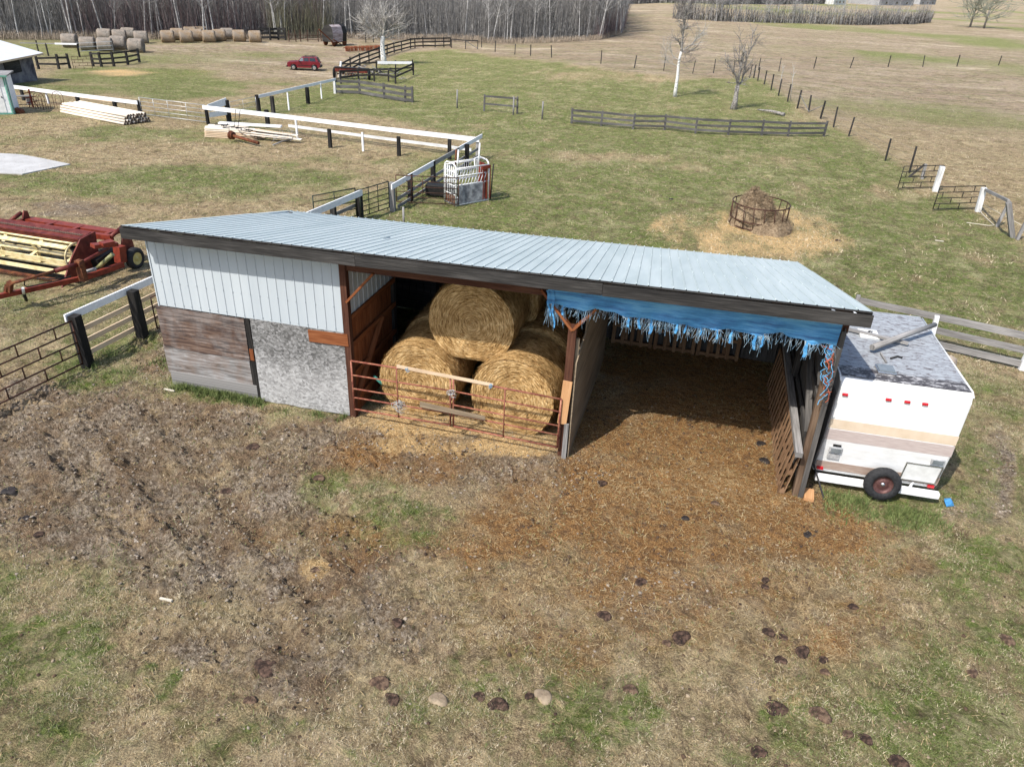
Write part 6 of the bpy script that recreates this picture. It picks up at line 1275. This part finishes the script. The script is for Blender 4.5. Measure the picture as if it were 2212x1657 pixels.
EDGE=[(-90,72),(0,84),(150,85),(330,84),(480,84),(600,84),(700,80),(780,82),(900,86),(1060,93),(1200,91),(1300,86),(1345,72),(1352,50),(1345,30)]
EP=[G(u,min(v,150)) for u,v in EDGE]
cum=[0]
for a_,b_ in zip(EP[:-1],EP[1:]): cum.append(cum[-1]+np.linalg.norm(b_-a_)/(np.linalg.norm((a_+b_)/2-CAM)**.9))
gt=np.random.default_rng(77); nT=0; used=[False]*8
while nT<285:
    s=gt.random()*cum[-1]; i=max(k for k in range(len(cum)) if cum[k]<=s); i=min(i,len(EP)-2); f_=(s-cum[i])/(cum[i+1]-cum[i]); p=EP[i]*(1-f_)+EP[i+1]*f_
    away=(p-CAM)[:2]; away/=np.linalg.norm(away); 
    if i>=11: inw=np.array((-.8,.6))
    else: inw=away
    dep=gt.random()**2.6*24+.1; xy=p[:2]+inw*dep; 
    if not visible(np.array([xy[0]]),np.array([xy[1]]),np.array([2.]))[0] and gt.random()<.8: continue
    k=int(gt.integers(0,8)); o=protos[k] if not used[k] else protos[k].copy()
    if used[k]: C.objects.link(o)
    used[k]=True; o.location=(xy[0],xy[1],float(hz(*xy))); o.rotation_euler=(gt.normal(0,.045),gt.normal(0,.045),gt.uniform(0,6.28)); sc_=gt.uniform(.75,1.2); o.scale=(sc_*gt.uniform(.7,1.25),)*2+(sc_,)
    tag(o,'bare grey aspen in the dense wood across the back of the yard','tree','bare aspens of the wood behind the yard'); nT+=1
def thicket(name,label,cat,P,n,hmin,hmax,wd,mat,depth,seed,inwf=None,ln=.12,pw=1.0):
    g=np.random.default_rng(seed); P=[np.array(p) for p in P]; seg=[np.linalg.norm(b-a) for a,b in zip(P[:-1],P[1:])]; c=np.array([0]+list(np.cumsum([l/np.linalg.norm((a+b)/2-CAM) for l,a,b in zip(seg,P[:-1],P[1:])])))
    s=g.random(n)*c[-1]; i=np.clip(np.searchsorted(c,s,'right')-1,0,len(seg)-1); f_=((s-c[i])/(c[i+1]-c[i]))[:,None]; PA=np.array(P); p=PA[i]*(1-f_)+PA[i+1]*f_
    aw=p[:,:2]-CAM[:2]; aw/=np.linalg.norm(aw,axis=1)[:,None]
    if inwf is not None: aw[i>=inwf]=np.array((-.8,.6))
    dep=g.random(n)**pw*depth+(1.2 if depth>12 else 0); xy=p[:,:2]+aw*dep[:,None]; z=hz(xy[:,0],xy[:,1])
    h=g.uniform(hmin,hmax,n)*(.5+.8*fbm(xy[:,0]*.12,xy[:,1]*.12,seed,3)); a=g.uniform(0,np.pi,n); w_=wd*g.uniform(.5,1.4,n)
    z0=np.where(g.random(n)<.45,g.random(n)*h*.8,0)+z; hh=np.where(z0>z+.01,h*g.uniform(.1,.3,n),h)
    l=g.normal(0,ln,(n,2))*hh[:,None]*np.where(z0>z+.01,3.5,1)[:,None]
    sv=np.stack([np.cos(a)*w_/2,np.sin(a)*w_/2,0*a],1); b0=np.stack([xy[:,0],xy[:,1],z0],1); m1=b0+np.stack([l[:,0]*.4,l[:,1]*.4,hh*.5],1); t1=b0+np.stack([l[:,0],l[:,1],hh],1)
    V=np.stack([b0-sv,b0+sv,m1-sv*.7,m1+sv*.7,t1],1).reshape(-1,3); o5=5*np.arange(n)[:,None]
    F=np.concatenate([o5+np.array([[0,1,3]]),o5+np.array([[0,3,2]]),o5+np.array([[2,3,4]])],0)
    o=fastmesh(name,V,F,mat); return tag(o,label,cat,kind='stuff')
TH=simple('grey_brush_stems',(.085,.08,.074),(.21,.20,.187),2,.9,0,b=0,c3=(.38,.365,.345)); THP=simple('reddish_brush_stems',(.10,.07,.068),(.20,.145,.14),2,.9,0,b=0); THT=simple('tan_reed_stems',(.24,.19,.14),(.40,.33,.25),2,.9,0,b=0); THG=simple('yellow_green_bud_twigs',(.14,.135,.085),(.24,.225,.14),2,.9,0,b=0)
thicket('wood_thicket','dense grey mass of thin stems and twigs filling the wood behind the yard','thicket',EP,110000,5,15,.042,TH,55,501,11,.10,1.2)
thicket('wood_undergrowth','dark low brush along the foot of the wood','brush',EP,42000,1,3.6,.045,TH,14,502,11,.25)
thicket('red_osier','reddish shrub haze along the wood edge','brush',[EP[2],EP[4],EP[6]],6000,3,8,.04,THP,8,503,None,.2)
thicket('red_osier_right','reddish shrubs at the right end of the wood','brush',[EP[11]+np.array((0,-1,0)),EP[12],EP[13]],7000,1,6,.035,THP,6,504,0,.2)
thicket('dead_grass_edge','pale dead reed grass along the foot of the wood','reeds',[p+np.array((0,-2,0)) for p in EP[:13]],26000,.4,1.2,.05,THT,4,505,11,.3)
thicket('budding_willow','yellow-green budding willow shrubs in front of the dark wood','brush',[G(585,86),G(720,82)],1500,3,8,.035,THG,6,506,None,.2)
# spruce inside the wood
q=MB(); g=G(1200,86)+np.array((-3,8,0)); gg=np.random.default_rng(5)
for k in range(70):
    z=1+k*.17; r_=2.0*(1-k/75)
    for j in range(7): a=gg.uniform(0,6.28); q.add([g+np.array((0,0,z)),g+np.array((math.cos(a)*r_,math.sin(a)*r_,z-.5)),g+np.array((math.cos(a+.35)*r_*.8,math.sin(a+.35)*r_*.8,z-.35))],[(0,1,2)])
t=thing('spruce',g,'dark spruce standing among the bare trunks near the right end of the wood','tree'); q.build('crown',simple('spruce_green',(.02,.03,.015),(.045,.06,.03),4,.9,b=0),t); q=MB(); q.tube([g,up(g,13)],[.18,.03],6); q.build('trunk',BARK,t)
# ---------------------------------------------------------------- far hedge, far trees and houses
HE=[G(u,v) for u,v in((1452,42),(1560,48),(1700,52),(1850,56),(1960,54),(2010,50))]
thicket('far_hedge','long grey leafless hedge between the far fields','hedge',HE,3600,1.2,6,.12,TH,7,601,None,.14)
thicket('far_hedge_dark','dark shrubs inside the far hedge','hedge',HE,2200,1,4.5,.12,simple('dark_brush',(.03,.028,.026),(.09,.08,.075),2,.9,b=0),8,602,None,.2)
HE2=[G(1300,9),G(1420,8),G(1560,12),G(1800,10)]
thicket('far_woodland','pale far woodland beyond the fields','woodland',[h for h in HE2],30000,4,10,.35,TH,50,603,None,.1)
gt=np.random.default_rng(5)
for k in range(46):
    u=gt.uniform(1452,1990); v=float(np.interp(u,[1452,1560,1700,1850,1990],[42,48,52,56,53]))-gt.random()*3; g=G(u,v); o=protos[int(gt.integers(0,8))].copy(); C.objects.link(o); o.location=g; sc_=gt.uniform(.35,.62) if u>1580 else gt.uniform(.6,.9); o.rotation_euler=(0,0,gt.uniform(0,6)); o.scale=(sc_*1.8,sc_*1.8,sc_)
    tag(o,'bare tree standing in the far hedge','tree','bare trees of the far hedge')
for u,v,sc_,lab in((2095,60,1.0,'bare grey-green tree standing alone right of the far hedge, left of the pair'),(2125,62,1.1,'bare grey-green tree standing alone right of the far hedge, right of the pair')):
    g=G(u,v); gg=np.random.default_rng(int(u)); t=thing('bare_tree',g,lab,'tree'); q=MB(); q.tube([g,up(g,6)],[.3,.12],6); q.build('trunk',BARK,t); q=MB()
    for k in range(26): twigs(q,up(g,1.5+k*.2),gg.normal(0,1,3)*np.array((1,1,.4))+np.array((0,0,.7)),5*sc_,.10,2,gg,.5,4)
    q.build('crown',simple('grey_green_twigs',(.20,.21,.16),(.34,.35,.28),2,.9,b=0),t)
def farhouse(u0,u1,v,h,roofh,label,name,roofm,wallm,dep=10):
    a=G(u0,v);b=G(u1,v); e=(b-a);L=np.linalg.norm(e);e/=L;n_=np.array((-e[1],e[0],0)); n_/=np.linalg.norm(n_); t=thing(name,(a+b)/2,label,'building')
    q=MB(); q.slab([a,b,b+n_*dep,a+n_*dep],(0,0,1),h); q.build('wall',wallm,t); q=MB(); m0=(a+n_*dep/2);m1=(b+n_*dep/2)
    q.add([a-n_*.6+np.array((0,0,h+.02)),b-n_*.6+np.array((0,0,h+.02)),m1+np.array((0,0,h+roofh)),m0+np.array((0,0,h+roofh))],[(0,1,2,3)]); q.add([b+n_*(dep+.6)+np.array((0,0,h+.02)),a+n_*(dep+.6)+np.array((0,0,h+.02)),m0+np.array((0,0,h+roofh)),m1+np.array((0,0,h+roofh))],[(0,1,2,3)]); q.build('roof',roofm,t)
    q=MB(); 
    for s in(.2,.5,.8): c0=a+e*L*s-n_*.05; q.bar(up(c0,h*.35)-e*.8,up(c0,h*.35)+e*.8,.1,h*.3)
    q.build('window',MT['glass'],t)
RWH=simple('bright_white_far_roof',(.70,.71,.72),(.76,.76,.77),1,.6,b=0); WG2=simple('grey_far_wall',(.25,.25,.25),(.35,.35,.35),1,.9,b=0)
farhouse(1898,1972,13,3.2,4.2,'far barn with a broad bright white roof beyond the hedge','far_barn',RWH,WG2,16)
farhouse(1986,2020,11,2.6,2.4,'small far outbuilding with white roof right of the far barn','far_outbuilding',RWH,WG2,8)
farhouse(1800,1826,11,3,2.5,'far grey farmhouse left of the white-roofed barn','far_farmhouse',WG2,MT['paint_worn'],8)
# ---------------------------------------------------------------- dung pats
DM=simple('dark_wet_dung',(.012,.007,.005),(.042,.024,.016),18,.85,0,.9,c3=(.11,.066,.045)); DB=simple('black_brown_dung',(.010,.008,.008),(.035,.027,.024),14,.7,0,.6)
DM2=simple('drying_brown_dung',(.03,.018,.012),(.085,.052,.034),14,.9,0,.9,c3=(.17,.11,.07))
def pat(u,v,w_,label,mat=None,s=1.0,asp=1.0,h=.024):
    mat=mat or (DM if int(u)%3 else DM2); g=G(u,v); gg=np.random.default_rng(int(u*7+v)); R=w_/2; na=22; V=[];F=[]; a0=gg.uniform(0,3)
    for i,(r_,z_) in enumerate(((.0,1.05),(.3,.92),(.42,1.1),(.62,.85),(.8,.95),(.95,.55),(1.08,-.5))):
        for k in range(na):
            a=2*math.pi*k/na; w2=1+.16*math.sin(2*a+a0)+.1*math.sin(3*a+a0*2)+gg.normal(0,.035); x_=R*r_*w2*math.cos(a);y_=R*r_*w2*math.sin(a)*asp; V.append((x_,y_,h*(z_+gg.normal(0,.12))))
    for i in range(6):
        for k in range(na): F.append((i*na+k,(i+1)*na+k,(i+1)*na+(k+1)%na,i*na+(k+1)%na))
    me=D.meshes.new('dung_pat'); me.from_pydata(V,[],F); me.materials.append(mat); me.polygons.foreach_set('use_smooth',[True]*len(F)); o=D.objects.new('dung_pat',me); C.objects.link(o)
    o.location=(g[0],g[1],float(gh(g[0],g[1]))+.012); o.rotation_euler=(0,0,gg.uniform(-.6,.6)); return tag(o,label,'dung pat','dung pats scattered on the ground')
PATS=[(24,1068,.40,'black dung pat at the left edge on the grey mud',DB),(55,1125,.30,'black dung pat on mud just below the one at the left edge',DB),(85,1158,.24,'small dark dung pat on the left mud, lower of the three by the edge'),
(490,1057,.34,'dark dung pat between mud and grass left of centre'),(548,970,.42,'flat dung pat on the mud in front of the flake board wall'),(690,1035,.34,'round dark dung pat below the red gates, left of the green patch'),(684,1232,.30,'dark dung pat beside a pale straw patch in the middle left'),
(575,1440,.55,'large broken dung pat in the lower left middle'),(540,1508,.28,'small brown dung pat below the large broken one'),(822,1475,.42,'brown dung pat at the lower middle, upper of a pair'),(848,1510,.34,'brown dung pat at the lower middle, lower of a pair'),(947,1508,.40,'tan dried dung pat at the lower middle',CT),(1037,1502,.26,'small brown dung pat left of the dark maroon one'),(1076,1522,.42,'dark maroon dung pat at the lower centre'),(1175,1500,.40,'bleached pale dung pat on green grass at the lower centre',CT),(1142,1502,.20,'small brown dung pat touching the bleached one'),
(859,1348,.28,'small dark dung pat on dry grass left of centre'),(1362,1490,.32,'dark folded dung pat below centre right'),(1306,1332,.34,'dark round dung pat in the middle of the dry grass'),(1384,1256,.30,'dark dung pat near the grey trampled patch'),(1300,1043,.32,'dark dung pat on the straw in front of the centre post'),(1480,1120,.22,'small black dung pat on the sunlit straw',DB),(1745,1152,.26,'black dung pat below the trailer corner',DB),
(1643,958,.32,'black dung pat inside the right bay near the pallets, farther one',DB),(1652,995,.34,'black dung pat inside the right bay near the pallets, nearer one',DB),(1545,1088,.24,'dark dung pat in front of the right bay opening'),(1652,1255,.22,'small brown dung pat right of centre, upper of two touching'),(1652,1270,.20,'small brown dung pat right of centre, lower of two touching'),
(1471,1380,.46,'big round dark dung pat at the lower right of centre'),(1440,1392,.22,'small brown dung crumb pat beside the big round one'),(1660,1365,.30,'brown dung pat in the cluster of two right of centre, left one'),(1690,1375,.26,'brown dung pat in the cluster of two right of centre, right one'),(1733,1408,.38,'round brown dung pat at lower right above a small pair'),(1685,1428,.28,'dark oval dung pat left of the small pair'),(1778,1425,.24,'upper pat of the small pair at lower right'),(1782,1452,.22,'lower pat of the small pair at lower right'),
(1676,1530,.50,'largest dark oval dung pat at lower right'),(1770,1545,.46,'wide two-lobed dark dung pat right of the largest oval one'),(1843,1312,.24,'small dark dung pat on grass below the trailer'),(2175,1380,.40,'dark brown dung pat at the right edge'),(2100,1455,.26,'broken dung crumbs near the right edge'),(1830,1588,.24,'small dark dung pat at the bottom right, left one'),(1870,1598,.28,'small dark dung pat at the bottom right, right one'),(1942,1642,.38,'dark elongated dung pat cut by the bottom edge'),(1640,1620,.34,'dull brown dung pat at the bottom edge'),
(1545,395,.0,''),(1450,432,.30,'small black dung pat on the green pasture left of the feeder',DB),(2020,478,.0,''),(1810,520,.35,'dark dung pat on the straw right of the feeder')]
for e_ in PATS:
    if e_[2]<=0: continue
    pat(e_[0],e_[1],e_[2]*.62,e_[3],*(e_[4:]))
# loose sticks and boards lying about
for (x0,y0,x1,y1,lab,m_) in ((475,1765/1,501,1775,'',None),):
    pass
for (a_,b_,lab) in ((( (0+745/1.583)/1.3563,(1200+882/1.583)/1.3563),((0+803/1.583)/1.3563,(1200+907/1.583)/1.3563),'thin pale stick lying on the mud in the left foreground'),(((2550+930/4.9156)/1.3563,(440+1305/4.9156)/1.3563),((2550+1055/4.9156)/1.3563,(440+1325/4.9156)/1.3563),'white bone-like stick on the grass below the field gates'),((356,845),(378,851),'short grey board on the ground at the left shed corner')):
    a=G(*a_);b=G(*b_); za=float(gh(a[0],a[1]));zb=float(gh(b[0],b[1])); q=MB(); q.bar((a[0],a[1],za+.03),(b[0],b[1],zb+.03),.035,.03); tag(q.build('stick',MT['twine_pale']),lab,'stick')
for o in list(D.objects):
    if '_w' in o.keys(): del o['_w']
S.render.engine='CYCLES'; S.cycles.max_bounces=6; S.cycles.transparent_max_bounces=4
